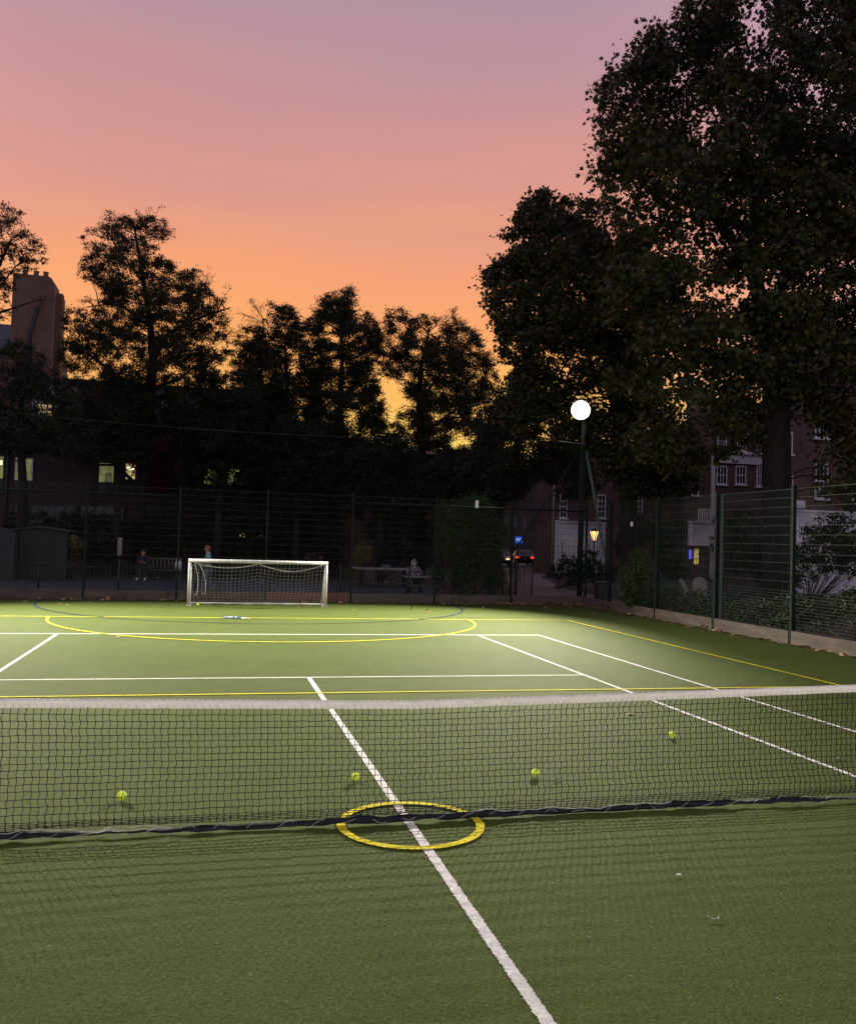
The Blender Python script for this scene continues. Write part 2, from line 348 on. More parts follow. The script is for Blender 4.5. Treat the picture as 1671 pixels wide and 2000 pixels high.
for ci in range(len(XS)):
    pts = []
    for i in range(NR+1):
        if i: a, b = nodes[ci, i-1], nodes[ci, i]; pts.append((a+b)/2+np.array([.0038*(1 if (i) % 2 else -1)+random.gauss(0, .0012), random.gauss(0, .002), 0]))
        pts.append(nodes[ci, i])
    mm.tube(pts, .0027, 4, caps=False)
for i in range(1, NR+1):
    mm.tube([nodes[ci, i]+np.array([0, 0, 0]) for ci in range(len(XS))], .0026, 4, caps=False)
for (ci, i), p in nodes.items():
    r = .005; mm.add([p+np.array(d)*r for d in ((1, 0, 0), (-1, 0, 0), (0, 1, 0), (0, -1, 0), (0, 0, 1.2), (0, 0, -1.2))],
                      [(0, 2, 4), (2, 1, 4), (1, 3, 4), (3, 0, 4), (2, 0, 5), (1, 2, 5), (3, 1, 5), (0, 3, 5)])
mm.build('mesh', 'cord', net, recalc=False)
tb = MB(); vs = []; prof = [(.009, -.054), (.0115, -.04), (.0105, -.015), (.0, .004), (-.0105, -.015), (-.0115, -.04), (-.009, -.054)]
bx = np.arange(-6.3, 6.31, .009)
for x in bx:
    for k, (py, pz) in enumerate(prof):
        wr = .0062*math.sin(2*PI*(x+.55*pz)/.046+1.2*wob(x, 3, 1))*(1-abs(pz+.03)*12)+.0025*wob(x+pz*.8, 9, 7)
        vs.append((x, .05+py+(wr if py > 0 else -wr)+.02*wob(x, .5, 1)*0, top_z(x)+pz+.0012*wob(x, 14, 3)))
n = len(prof); tb.add(vs, [(i*n+k, i*n+k+1, (i+1)*n+k+1, (i+1)*n+k) for i in range(len(bx)-1) for k in range(n-1)], smooth=True)
tb.build('top_band', 'band', net)
bb = MB(); vs = []
def base_c(x): return np.array([x, .03+.02*wob(x, 1.7, 3)+.006*wob(x, 15, 8), .026+.012*wob(x, 2.3, 1)+.005*wob(x, 13, 4)+.004*wob(x, 27, 6)])
bxs = np.arange(-6.3, 6.31, .02)
def twist(x): return 1.0+1.0*wob(x, 1.15, 4)+.5*wob(x, 7, 3)
for x in bxs:
    c = base_c(x); a = twist(x); d = np.array([0, math.cos(a), abs(math.sin(a))]); w = .022*(1+.28*wob(x, 8, 2)+.15*wob(x, 23, 5))
    nn = np.array([0, -math.sin(a), math.cos(a)])*.003
    for q in (c-d*w+nn, c+d*w+nn, c+d*w-nn, c-d*w-nn): vs.append((q[0], q[1], max(q[2], .004)))
bb.add(vs, [(i*4+k, i*4+(k+1) % 4, (i+1)*4+(k+1) % 4, (i+1)*4+k) for i in range(len(bxs)-1) for k in range(4)], smooth=True)
bo = bb.build('bottom_band', 'navy', net)
lc = MB(); pts = []
for x in np.arange(-6.2, 6.2, .011):
    c = base_c(x); ph = x*2*PI/.21; a = twist(x); d = np.array([0, math.cos(a), abs(math.sin(a))])
    k = .95 if wob(x, .9, 6) > -.15 else .6
    nn = np.array([0, -math.sin(a), math.cos(a)]); pts.append(c+d*.027*math.sin(ph+2.6*wob(x, 3, 3))*k+nn*.010*math.cos(ph))
lc.tube(pts, .0018, 4); lc.build('lacing', 'lace_cord', bo)
for seg in ((-2.95, -1.55), (.45, 2.0)):
    ml = MB(); s = [base_c(x)+np.array([0, -.024+.006*wob(x, 9, 2), .03+.012*wob(x, 11, 5)]) for x in np.arange(seg[0], seg[1], .02)]
    ml.tube(s, [.0022*(.5+.5*abs(wob(q[0], 13, 1)))+.001 for q in s], 5); ml.build('edge_cord', 'lace_cord', bo)
for sx in (-6.4, 6.4):
    m = MB(); m.tube([(sx, .05, 0), (sx, .05, 1.07)], .045, 12); m.tube([(sx, .05, 1.07), (sx, .05, 1.085)], .05, 12); m.build('post', 'green_metal', net)
# ------------------------------------------------------------------ balls
def ball_at(x, y, label, r=.0335, rot=(0, 0, 0)):
    o = MB().ball((0, 0, 0), r, 28, 18).build('tennis_ball', 'ball'); o.location = (x, y, r+.006); o.rotation_euler = rot
    tag(o, label, 'ball', 'tennis balls left on the court'); ORG[o] = np.zeros(3)
    m = MB(); pts = []
    for k in range(97):
        t = 2*PI*k/96; a = .44; v = np.array([math.cos(t)+a*math.cos(3*t), math.sin(t)-a*math.sin(3*t), 2*math.sqrt(a)*math.sin(2*t)]); pts.append(v/np.linalg.norm(v)*r*1.004)
    m.tube(pts, .0011, 5, caps=False); m.build('seam', 'ball_seam', o); return o
ball_at(-1.95, .80, 'yellow tennis ball on the turf at far left behind the net', rot=(.4, .2, .3))
ball_at(-.20, 1.08, 'yellow tennis ball just left of the white centre line behind the net', rot=(1.4, .5, 0))
ball_at(1.30, 1.01, 'yellow tennis ball right of the yellow centre circle, beside a dark twig', rot=(2.2, .1, 1))
ball_at(3.24, 2.24, 'yellow tennis ball close to the white singles sideline on the right', rot=(.7, 2, 1))
ball_at(-1.66, 18.98, 'small yellow tennis ball inside the goal next to its left post')
# ------------------------------------------------------------------ racket lying on the far yellow line
rk = thing('tennis_racket', (-.80, 15.22, .012), 'blue and white tennis racket lying flat on the far yellow line', 'racket')
hx, hz = np.array([.80, -.60, 0]), np.array([.60, .80, 0]); c0 = np.array([-.86, 15.28, .03])
m = MB(); ov = [c0+hx*(-.17*math.cos(t))+hz*.13*math.sin(t) for t in np.linspace(0, 2*PI, 33)]; m.tube(ov, .013, 8, caps=False)
m.tube([c0+hx*.16+hz*.05, c0+hx*.30], .011, 6); m.tube([c0+hx*.16-hz*.05, c0+hx*.30], .011, 6); m.build('frame', 'racket_blue', rk)
m = MB()
for k in range(-8, 9):
    u = k/9; w = math.sqrt(max(0, 1-u*u)); m.tube([c0+hx*.165*u-hz*.125*w, c0+hx*.165*u+hz*.125*w], .001, 3); m.tube([c0+hz*.125*u-hx*.165*w, c0+hz*.125*u+hx*.165*w], .001, 3)
m.build('strings', 'white_cord', rk)
m = MB(); m.tube([c0+hx*.30, c0+hx*.50], .016, 8); m.build('handle', 'grip', rk)
# ------------------------------------------------------------------ goal
gl = thing('goal', (-.05, 18.94, 0), 'small white football goal with sagging net and hanging ropes', 'goal')
GX0, GX1, GY, GZ = -1.90, 1.80, 18.94, 1.235
for gx in (GX0, GX1):
    m = MB(); m.tube([(gx, GY, 0), (gx, GY, GZ)], .048, 12); m.box((gx-.06, GY-.05, 0), (gx+.06, GY+.35, .02)); m.build('post', 'goal_white', gl)
m = MB(); m.tube([(GX0-.05, GY, GZ), (GX1+.05, GY, GZ)], .05, 12); m.build('crossbar', 'goal_white', gl)
for gx in (GX0, GX1):
    m = MB(); m.tube([(gx, GY+.04, GZ-.08), (gx, GY+.35, GZ-.35), (gx, GY+.8, .03)], .018, 6); m.tube([(gx, GY, .03), (gx, GY+.8, .03)], .018, 6); m.build('side_frame', 'goal_white', gl)
m = MB(); m.tube([(GX0, GY+.8, .03), (GX1, GY+.8, .03)], .018, 6); m.build('ground_bar', 'goal_white', gl)
def gnet(u, v):
    x = GX0+(GX1-GX0)*u; k = math.sin(PI*(u*2 % 1))**.8 if 0 < u < 1 else 0
    sag = .15*k*(1-v)**.6*(v**.25)
    z = (GZ-.05)*(1-v)-sag*math.sin(PI*min(1, v+.12))*1.2 + .02
    y = GY+.03+.62*v**.75+.12*k*math.sin(PI*v)
    return np.array([x+.03*math.sin(7*v+u*5)*v, y, max(z, .015)])
m = MB(); NU, NV = 33, 13
for i in range(NU+1): m.tube([gnet(i/NU, v) for v in np.linspace(0, 1, 22)], .0027, 4, caps=False)
for j in range(NV+1): m.tube([gnet(u, j/NV) for u in np.linspace(0, 1, 60)], .0027, 4, caps=False)
for gx, sg in ((GX0, 1), (GX1, -1)):
    for j in range(12):
        v = j/11; e = gnet(0 if sg > 0 else 1, v); m.tube([(gx, GY+.02, e[2]), (gx+sg*.02, (GY+e[1])/2, e[2]-.03), e], .0027, 4, caps=False)
    for k in range(1, 5):
        m.tube([(gx+sg*.01, GY+.03+(gnet(0, v)[1]-GY)*k/5, gnet(0, v)[2]-.02) for v in np.linspace(.05, 1, 12)], .0027, 4, caps=False)
m.tube([gnet(u, 1)+np.array([0, .02*math.sin(u*30)-.1, .012]) for u in np.linspace(0, 1, 60)], .012, 5)
m.tube([gnet(u, 1)+np.array([0, .03*math.sin(u*23+1)-.16, .02+.015*math.sin(u*40)]) for u in np.linspace(0, .95, 60)], .009, 5)
m.build('net', 'goal_cord', gl, recalc=False)
for a, b, d in ((.03, .49, .13), (.50, .97, .19)):
    m = MB(); m.tube([(GX0+(GX1-GX0)*(a+(b-a)*t), GY+.05, GZ-.06-d*math.sin(PI*t)**.9) for t in np.linspace(0, 1, 24)], .009, 6); m.build('rope', 'goal_cord', gl)
for x0, x1, zb, bow in ((GX0+.12, GX0+.2, .3, .1), (GX0+.25, GX0+.42, .34, .12)):
    m = MB(); m.tube([(x0+(x1-x0)*t+bow*math.sin(PI*t)*.6, GY+.1, GZ-.1-(GZ-.1-zb)*t) for t in np.linspace(0, 1, 16)]+[(x1-.04, GY+.1, zb-.03), (x1-.08, GY+.1, zb+.02)], .007, 6); m.build('rope', 'goal_cord', gl)
for t in np.linspace(.03, .97, 15): m = MB(); m.tube([(GX0+(GX1-GX0)*t+.012*math.cos(a), GY+.054*math.cos(a*1), GZ+.054*math.sin(a)) for a in np.linspace(0, 2*PI, 9)], .005, 4, caps=False); m.build('tie', 'grip', gl, recalc=False)
# ------------------------------------------------------------------ fences
def mesh_panel(P, U, w, z0, z1, name, parent):
    """welded wire panel: P start (x,y), U unit dir, width w; close horizontals in the lowest metre"""
    m = MB(); P = np.array(P); U = np.array(U); z = z0; zs = []
    while z <= z1+.001: zs.append(z); z += .0667 if z < 1.05 else .2
    if zs[-1] < z1-.05: zs.append(z1)
    for z in zs: m.tube([(*(P), z), (*(P+U*w), z)], .005 if z < z1-.01 else .0065, 4, caps=False, smooth=False)
    nrm = np.array([-U[1], U[0]])*.006; k = int(w/.05)
    for i in range(k+1):
        q = P+U*(w*i/k)+nrm; m.tube([(*q, z0-.02), (*q, z1+.02)], .0012, 3, caps=False, smooth=False)
    return m.build(name, 'wire', parent, recalc=False)
FY = 21.05; FH = 3.28
bf = thing('back_fence', (0, FY, 0), 'dark green wire mesh fence across the far end of the court behind the goal', 'fence')
bxp = [-12.8, -10.1, -7.45, -4.88, -2.30, .25, 2.85, 5.5, 8.03, 10.62]
for i, x in enumerate(bxp):
    w = .026 if i != 8 else .04
    m = MB(); m.box((x-w, FY-.03, 0), (x+w, FY+.05, FH+.06)); m.box((x-w-.004, FY-.034, FH+.06), (x+w+.004, FY+.054, FH+.075))
    for z in np.arange(.5, 3.2, .45): m.tube([(x, FY-.045, z), (x, FY-.03, z)], .012, 6)
    m.build('post', 'green_metal', bf)
    if i < len(bxp)-1:
        x1 = bxp[i+1]; mesh_panel((x+w, FY+.06), (1, 0), x1-x-w*2, .30, FH, 'mesh_panel', bf)
        m = MB(); m.box((x+w+.003, FY-.05, -.01), (x1-w-.003, FY+.02, .275+.006*(i % 3))); m.build('kickboard', 'board_red' if i in (5,) else 'board', bf, bevel=.006)
m = MB(); m.box((.35, FY-.075, 0), (2.79, FY-.052, .235)); m.build('kickboard', 'board_red', bf)
for a, b in ((-12.8, -2.35), (2.87, 10.6)):
    m = MB(); m.tube([(a, FY-.06, 3.07), (b, FY-.06, 3.07)], .03, 8); m.build('rail', 'green_metal', bf)
rf = thing('side_fence', (10.55, 13, 0), 'dark green wire mesh fence along the right side of the court, with timber kickboards', 'fence')
ryp = [19.1-2.92*k for k in range(-0, 9)]; RX = 10.55
ends = [FY+.0]+ryp
for i, y in enumerate(ryp):
    m = MB(); m.box((RX-.03, y-.04, 0), (RX+.05, y+.04, FH+.06)); m.box((RX-.034, y-.044, FH+.06), (RX+.054, y+.044, FH+.075))
    if i == 2: m.box((RX+.06, y-.20, 0), (RX+.11, y-.06, FH+.02))
    for z in np.arange(.5, 3.2, .45): m.tube([(RX-.045, y, z), (RX-.03, y, z)], .012, 6)
    m.build('post', 'green_metal', rf)
for a, b in zip(ends[:-1], ends[1:]):
    mesh_panel((RX+.06, b+.04), (0, 1), a-b-.08, .30, FH, 'mesh_panel', rf)
    m = MB(); m.box((RX-.05, b+.045, -.01), (RX+.02, a-.045, .27+random.uniform(-.012, .012))); m.build('kickboard', 'board', rf, bevel=.008)
def tagplate(c, w, h, ax, label):
    m = MB(); (m.box((c[0]-w/2, c[1]-.004, c[2]-h/2), (c[0]+w/2, c[1]+.004, c[2]+h/2)) if ax == 'y' else m.box((c[0]-.004, c[1]-w/2, c[2]-h/2), (c[0]+.004, c[1]+w/2, c[2]+h/2)))
    o = m.build('notice_plate', 'white_paint', bevel=.003); own_origin(o, c); tag(o, label, 'notice')
tagplate((RX-.012, 17.7, 2.62), .13, .13, 'x', 'small blank white plate fixed to the right side fence')
p = aty(931, 985, FY-.11); tagplate(p, .10, .24, 'y', 'narrow white tag hanging on the far fence rail above the hedge')
# ------------------------------------------------------------------ floodlight masts and cable
def mast(label):
    mx, my = 0, 0; t = thing('floodlight_mast', (0, 0, 0), label, 'floodlight', 'floodlight masts at the court corners')
    m = MB(); m.tube([(0, 0, 0), (0, 0, 5.25)], .095, 12); m.box((-.16, -.16, 0), (.16, .16, .03)); m.tube([(0, 0, 5.25), (0, 0, 5.4)], [.095, .06], 12); m.build('pole', 'green_metal', t)
    m = MB(); m.tube([(0, 0, 5.38), (0, 0, 6.5)], .05, 10); m.tube([(.07, 0, 5.3), (.07, 0, 6.42)], .012, 5); m.build('upper_pole', 'pole_lamplit', t)
    m = MB(); m.tube([(-.10, 0, 5.2), (-2.75, -.75, 1.55)], .03, 6); m.build('brace', 'green_metal', t)
    m = MB(); m.tube([(.10, -.05, 5.2), (-.25, -2.5, 1.6)], .045, 6); m.build('brace', 'brace_lamplit', t)
    m = MB(); m.tube([(-.02, -.05, 5.42), (-.95, -.2, 5.46)], .016, 6); m.build('cable_arm', 'galv', t)
    d = np.array([-.50, -.80, -.24]); d /= np.linalg.norm(d); c = np.array([-.15, -.14, 6.58])
    m = MB(); m.tube([c-d*.16, c-d*.1, c+d*.10, c+d*.115], [.12, .27, .34, .34], 28); h = m.build('lamp_head', 'green_metal', t)
    m = MB(); m.tube([c+d*.117, c+d*.119], .32, 32); m.build('lens', 'lamp_glass', h)
    m = MB(); m.tube([c-d*.02+np.array([.25, -.16, 0]), (.03, 0, 6.4)], .018, 6); m.tube([c-d*.02-np.array([.25, -.16, 0]), (-.03, 0, 6.4)], .018, 6); m.build('yoke', 'galv', t)
    return t, c, d
MX, MY = 10.87, 22.1
mt, lc_, ld_ = mast('dark green floodlight mast with glowing lamp and two slanting braces at far right corner')
mt.location = (MX, MY, 0)
ml_ = copy_tree(mt); ml_.location = (-MX, MY, 0); ml_.rotation_euler = (0, 0, 0); ml_.scale = (-1, 1, 1)
ml_['label'] = 'dark green floodlight mast at the far left corner, at the other end of the cable'
for sx_, lb in ((-1, 'dark green floodlight mast at the near left corner behind the viewer'), (1, 'dark green floodlight mast at the near right corner behind the viewer')):
    q = copy_tree(mt); q.location = (sx_*MX, -MY, 0); q.scale = (sx_, -1, 1); q['label'] = lb
def spot(sx, sy, e, tx, ty, cone, blend):
    l = bpy.data.lights.new('floodlight', 'SPOT'); o = bpy.data.objects.new('floodlight', l); COL.objects.link(o)
    l.energy = e; l.color = (1, .92, .72); l.spot_size = math.radians(cone); l.spot_blend = blend; l.shadow_soft_size = .16
    c = lc_.copy()+ld_*.16; c[0] = sx*(MX+c[0]); c[1] = sy*(MY+c[1])
    o.location = c; tgt = Vector((tx, ty, 0)); o.rotation_euler = (tgt-Vector(c)).to_track_quat('-Z', 'Y').to_euler()
spot(1, 1, 52000, -3.2, 9.4, 74, .9); spot(-1, 1, 52000, 1.4, 9.2, 76, 1)
spot(1, -1, 9500, -2.5, 0, 58, .9); spot(-1, -1, 9500, 2.5, 0, 58, .9)
m = MB(); x0, x1 = MX-.95, -MX+.95; m.tube([(x0+(x1-x0)*t, MY-.2, 5.46-.30*math.sin(PI*t)) for t in np.linspace(0, 1, 40)], .008, 5)
o = m.build('overhead_cable', 'black_metal'); own_origin(o, (x0, MY-.2, 5.46)); tag(o, 'thin overhead cable strung across the court end to the floodlight mast', 'cable')
# ------------------------------------------------------------------ foliage
def leaf_template(kind):
    if kind == 'plane':
        h = [(.20, -.07), (.52, .12), (.33, .27), (.56, .60), (.20, .56), (0, 1.0)]
        pts = [(0, .02)]+h+[(-x, y) for x, y in h[-2::-1]]
        V = np.array([(0, .35, .05)]+[(x, y, -.18*abs(x)-.12*(y-.3)**2) for x, y in pts]); n = len(pts)
        return V, [(0, 1+i, 1+(i+1) % n) for i in range(n)]
    V = np.array([(0, 0, 0), (.27, .3, .05), (.22, .7, .02), (0, 1, -.08), (-.22, .7, .02), (-.27, .3, .05)]); return V, [(0, 1, 2, 3), (0, 3, 4, 5)]
def leaves(name, P, size, kind, cols, parent, mat='leaf', flat=None, D=None):
    """one mesh of many single leaves at points P"""
    T, Fc = leaf_template(kind); n = len(P); k = len(T)
    a = rng.normal(size=(n, 3)); a[:, 2] -= .55                     # tips droop
    if flat is not None: a[:, 2] *= flat
    a /= np.linalg.norm(a, axis=1)[:, None]; b = rng.normal(size=(n, 3))
    if flat is not None: b[:, :2] *= .25; b[:, 2] = 1
    nz = b-(a*b).sum(1)[:, None]*a; nz /= np.linalg.norm(nz, axis=1)[:, None]; x = np.cross(a, nz)
    s = size*rng.uniform(.65, 1.2, n)
    V = P[:, None, :]+s[:, None, None]*((T[None, :, 0:1])*x[:, None, :]+T[None, :, 1:2]*a[:, None, :]+T[None, :, 2:3]*nz[:, None, :])
    base = (np.arange(n)*k)[:, None]; idx = np.concatenate([base+np.array(f)[None, :] for f in Fc], axis=1).ravel()
    counts = np.tile([len(f) for f in Fc], n)
    cols = np.array(cols); c = cols[rng.integers(0, len(cols), n)]*rng.uniform(.7, 1.3, (n, 1)); C = np.ones((n, k, 4)); C[:, :, :3] = c[:, None, :]
    me = npmesh(name, V.reshape(-1, 3)-ORG[parent] if parent is not None else V.reshape(-1, 3), counts, idx, C.reshape(-1, 4))
    return link(name, me, mat, parent)
def inpoly(poly, x, y):
    c = False; n = len(poly)
    for i in range(n):
        (x1, y1), (x2, y2) = poly[i], poly[(i+1) % n]
        if (y1 > y) != (y2 > y) and x < (x2-x1)*(y-y1)/(y2-y1)+x1: c = not c
    return c
def edged(poly, x, y):
    best = 1e9
    for i in range(len(poly)):
        a, b = np.array(poly[i]), np.array(poly[(i+1) % len(poly)]); p = np.array((x, y)); t = np.clip(((p-a)@(b-a))/((b-a)@(b-a)), 0, 1); best = min(best, np.linalg.norm(p-a-t*(b-a)))
    return best
GREEN = [(.030, .042, .014), (.038, .050, .017), (.026, .036, .014), (.045, .048, .017)]
AUTUMN = GREEN+[(.075, .055, .018), (.06, .052, .016), (.05, .045, .016)]
BROWN = [(.040, .036, .014), (.055, .040, .018), (.034, .034, .014), (.070, .045, .016)]
DARK = [(.018, .026, .010), (.022, .030, .013), (.026, .032, .014)]
def tree(name, label, trunk, poly, d, spread, rpx, nclump, leaf, kind, cols, dens=1., limbs=(), bare=(), group='trees around the court', holes=(), sub=15, grow=1.0):
    """trunk: [(px,py,r)], measured at distance d; crown fills the measured outline with thickness spread (m)"""
    base = gnd(trunk[0][0], d); t = thing(name, base, label, 'tree', group)
    tp = [np.array([base[0], base[1], -.1])]+[at(px, py, d) for px, py, r in trunk[1:]]
    wood = MB(); wood.tube(tp, [trunk[0][2]]+[r for _, _, r in trunk[1:]], 10)
    for lm in limbs: wood.tube([at(px, py, d+dd) for px, py, dd, r in lm], [r for *_, r in lm], 7)
    spine = []
    for a, b, ra, rb in zip(tp[:-1], tp[1:], [q[2] for q in trunk[:-1]], [q[2] for q in trunk[1:]]):
        for k in range(8): spine.append((a+(b-a)*k/8, ra+(rb-ra)*k/8))
    for lm in limbs:
        q = [(at(px, py, d+dd), r) for px, py, dd, r in lm]
        for (a, ra), (b, rb) in zip(q[:-1], q[1:]):
            for k in range(5): spine.append((a+(b-a)*k/5, ra+(rb-ra)*k/5))
    sp = np.array([s[0] for s in spine]); sr = np.array([s[1] for s in spine])
    gx, gy = sum(p[0] for p in poly)/len(poly), sum(p[1] for p in poly)/len(poly); poly = [(gx+(x-gx)*grow, gy+(y-gy)*grow) for x, y in poly]
    xs = [p[0] for p in poly]; ys = [p[1] for p in poly]; cl = []; tries = 0; emax = 1
    while len(cl) < nclump and tries < nclump*60:
        tries += 1; x, y = random.uniform(min(xs), max(xs)), random.uniform(min(ys), max(ys))
        if not inpoly(poly, x, y): continue
        e = edged(poly, x, y); r = rpx*random.uniform(.55, 1.15)
        if e < r*.45: r = max(e/.45, rpx*.25)
        if any((x-hx)**2/(ha*ha)+(y-hy)**2/(hb*hb) < 1 for hx, hy, ha, hb in holes): continue
        depth = d+random.uniform(-1, 1)*spread*min(1, .25+e/(rpx*3.0))
        if np.linalg.norm(at(x, y, depth)-np.array([MX, MY, 6.6])) < 3.6: continue
        if any((x-c[0])**2+(y-c[1])**2+((depth-c[2])*F/d*.8)**2 < (.50*min(r, c[3]))**2 for c in cl): continue
        cl.append((x, y, depth, r, e))
    for _ in range(int(nclump*.30)):
        i = random.randrange(len(poly)); (x1, y1), (x2, y2) = poly[i], poly[(i+1) % len(poly)]; u = random.random(); rr = rpx*random.uniform(.16, .34)
        x, y = x1+(x2-x1)*u, y1+(y2-y1)*u; w_ = random.uniform(-.06, .34)*rpx/max(60, math.hypot(x-gx, y-gy)); x += (gx-x)*w_; y += (gy-y)*w_
        if any((x-hx)**2/(ha*ha)+(y-hy)**2/(hb*hb) < 1 for hx, hy, ha, hb in holes): continue
        dp = d+random.uniform(-.35, .35)*spread
        if np.linalg.norm(at(x, y, dp)-np.array([MX, MY, 6.6])) > 3.6: cl.append((x, y, dp, rr, 0))
    P = []
    nodes_p, nodes_r = [q for q in sp], list(sr)
    cl.sort(key=lambda c: min(np.linalg.norm(sp-at(c[0], c[1], c[2]), axis=1)))
    for x, y, depth, r, e in cl:
        c = at(x, y, depth); R = r*depth/F; A_ = np.array(nodes_p); B_ = np.array(nodes_r)
        dv = np.linalg.norm(A_-c, axis=1); hd = np.linalg.norm(A_[:, :2]-c[:2], axis=1); cost = dv+1.1*np.maximum(0, A_[:, 2]-(c[2]-.2*hd))+.9*np.maximum(0, .03-B_)/.03
        k = int(np.argmin(cost)); a = A_[k]; L = np.linalg.norm(c-a); r0 = min(B_[k]*.62, .012+.012*L)
        mid = (a+c)/2+np.array([random.gauss(0, .08)*L, random.gauss(0, .08)*L, .10*L]); q1 = (a+mid)/2+np.array([0, 0, .02*L])
        wood.tube([a, q1, mid, (mid+c)/2+np.array([0, 0, .03*L]), c], [r0, r0*.9, r0*.8, r0*.65, r0*.5], 5, caps=False)
        nodes_p += [mid, c]; nodes_r += [r0*.8, max(.006, r0*.55)]
        nt = sub if e else 9; area = PI*R*R; nl = int(dens*(1.15 if e else .62)*area/(leaf*leaf*.42)); per = max(2, nl//nt)
        for s in range(nt):
            v = rng.normal(size=3); v /= np.linalg.norm(v); rad = R*(random.uniform(.35, 1.15) if e else random.uniform(.6, 1.9)); tip = c+v*rad*np.array([1, 1, .72]); tip[2] -= .05*R
            m2 = c+(tip-c)*.5+np.array([0, 0, .08*R]); wood.tube([c, m2, tip], [max(.004, r0*.3), .006, .003], 3, caps=False)
            u = rng.uniform(.25, 1.1, (per, 1)); pts = c+(tip-c)*u+rng.normal(size=(per, 3))*max(R*.13, leaf*.55)*np.array([1, 1, .7]); P.append(pts)
    for bx_, by_, br_, nb in bare:                                   # leafless twigs
        c = at(bx_, by_, d); R = br_*d/F; k = int(np.argmin(np.linalg.norm(sp-c, axis=1)+2*np.maximum(0, sp[:, 2]-c[2]))); a = sp[k]; out = (c-a)/np.linalg.norm(c-a)
        st = c-out*R*.7; wood.tube([a, (a+st)/2+np.array([0, 0, .15]), st], [.035, .024, .014], 5, caps=False)
        for s in range(nb):
            v = out*1.0+rng.normal(size=3)*.55; v /= np.linalg.norm(v); L = R*random.uniform(.9, 1.9); q = st+v*L*.5+np.array([0, 0, .05]); e = st+v*L+np.array([0, 0, random.uniform(-.1, .15)])
            wood.tube([st, q, e], [.010, .007, .003], 4, caps=False)
            for s2 in range(7):
                b0 = q+(e-q)*random.uniform(-.6, .8); v2 = v+rng.normal(size=3)*.6; v2 /= np.linalg.norm(v2); e2 = b0+v2*R*random.uniform(.25, .6); wood.tube([b0, e2], [.0055, .002], 3, caps=False)
                for s3 in range(2):
                    b1 = b0+(e2-b0)*random.uniform(.3, .9); e3 = b1+(v2+rng.normal(size=3)*.6)*R*.16; wood.tube([b1, e3], [.0035, .0018], 3, caps=False)
                if random.random() < .3: P.append(e2+rng.normal(size=(3, 3))*.08)
    wood.build('trunk', 'bark', t, recalc=False)
    P = np.concatenate(P); Q = P-np.array([MX, MY, 6.6]); P = P[np.linalg.norm(Q, axis=1) > 2.2]; Q = P-np.array([MX, MY, 6.6]); bd_ = np.array([-.42, -.895, -.15]); tt_ = Q@bd_   # pruned clear of the beam
    P = P[(tt_ < 0) | (np.linalg.norm(Q-tt_[:, None]*bd_, axis=1) > 1.0)]
    leaves('crown', P, leaf, kind, cols, t)
    return t
# right: two plane trees
tree('plane_tree', 'huge plane tree with thick dark trunk on the right, filling the upper right corner',
     [(1522, 1198, .5), (1518, 1000, .45), (1515, 860, .42), (1514, 740, .40), (1512, 690, .36), (1490, 620, .27), (1470, 520, .2), (1480, 380, .15), (1500, 200, .08)],
     [(1350, -60), (1335, 15), (1262, 60), (1250, 105), (1185, 140), (1168, 185), (1182, 235), (1165, 300), (1172, 350), (1200, 420), (1180, 560), (1190, 700), (1180, 790), (1250, 880), (1330, 935), (1400, 905), (1440, 880), (1490, 850), (1560, 790), (1600, 830), (1615, 960), (1660, 1000), (1800, 900), (1900, 500), (1850, 100), (1720, -200), (1500, -200)],
     27.5, 4.6, 84, 460, .15, 'plane', AUTUMN, dens=.54, grow=.985,
     limbs=[[(1512, 690, 0, .3), (1560, 655, -.4, .22), (1640, 610, -.8, .15), (1720, 560, -1, .1)], [(1500, 650, 0, .2), (1450, 640, -.6, .14), (1380, 642, -1, .09), (1300, 600, -1.4, .05)],
            [(1495, 630, 0, .22), (1540, 520, .8, .16), (1600, 400, 1.4, .1), (1680, 250, 1.6, .06)], [(1475, 540, 0, .18), (1400, 430, -1, .12), (1320, 300, -1.6, .07), (1260, 200, -1.8, .03)], [(1485, 350, 0, .12), (1400, 200, .5, .08), (1350, 80, .6, .03)]],
     holes=[(1600, 700, 42, 24), (1410, 590, 18, 14), (1560, 850, 60, 40)], sub=20)
tree('plane_tree', 'plane tree with broad leafy crown behind the floodlight mast, left of the thick trunk',
     [(1235, 1150, .38), (1228, 1000, .33), (1215, 850, .3), (1190, 700, .24), (1160, 580, .16), (1120, 470, .07)],
     [(1025, 385), (1062, 366), (1110, 380), (1150, 385), (1200, 400), (1270, 470), (1300, 600), (1290, 760), (1360, 850), (1370, 960), (1310, 985), (1230, 975), (1150, 890), (1050, 870), (985, 840), (975, 770), (1010, 720), (975, 690), (965, 640), (955, 590), (945, 555), (948, 520), (985, 500), (990, 450)],
     35, 4.2, 56, 400, .15, 'plane', AUTUMN, dens=.5, grow=.975,
     limbs=[[(1190, 700, 0, .18), (1100, 640, -.6, .11), (1010, 580, -1, .05)], [(1200, 760, 0, .18), (1260, 660, .7, .12), (1300, 560, 1, .06)], [(1215, 850, 0, .15), (1110, 800, -.8, .09), (1020, 760, -1, .04)], [(1170, 610, 0, .12), (1090, 500, .4, .07), (1040, 420, .6, .03)]],
     holes=[(1065, 845, 20, 30), (1180, 690, 20, 9)], sub=20)
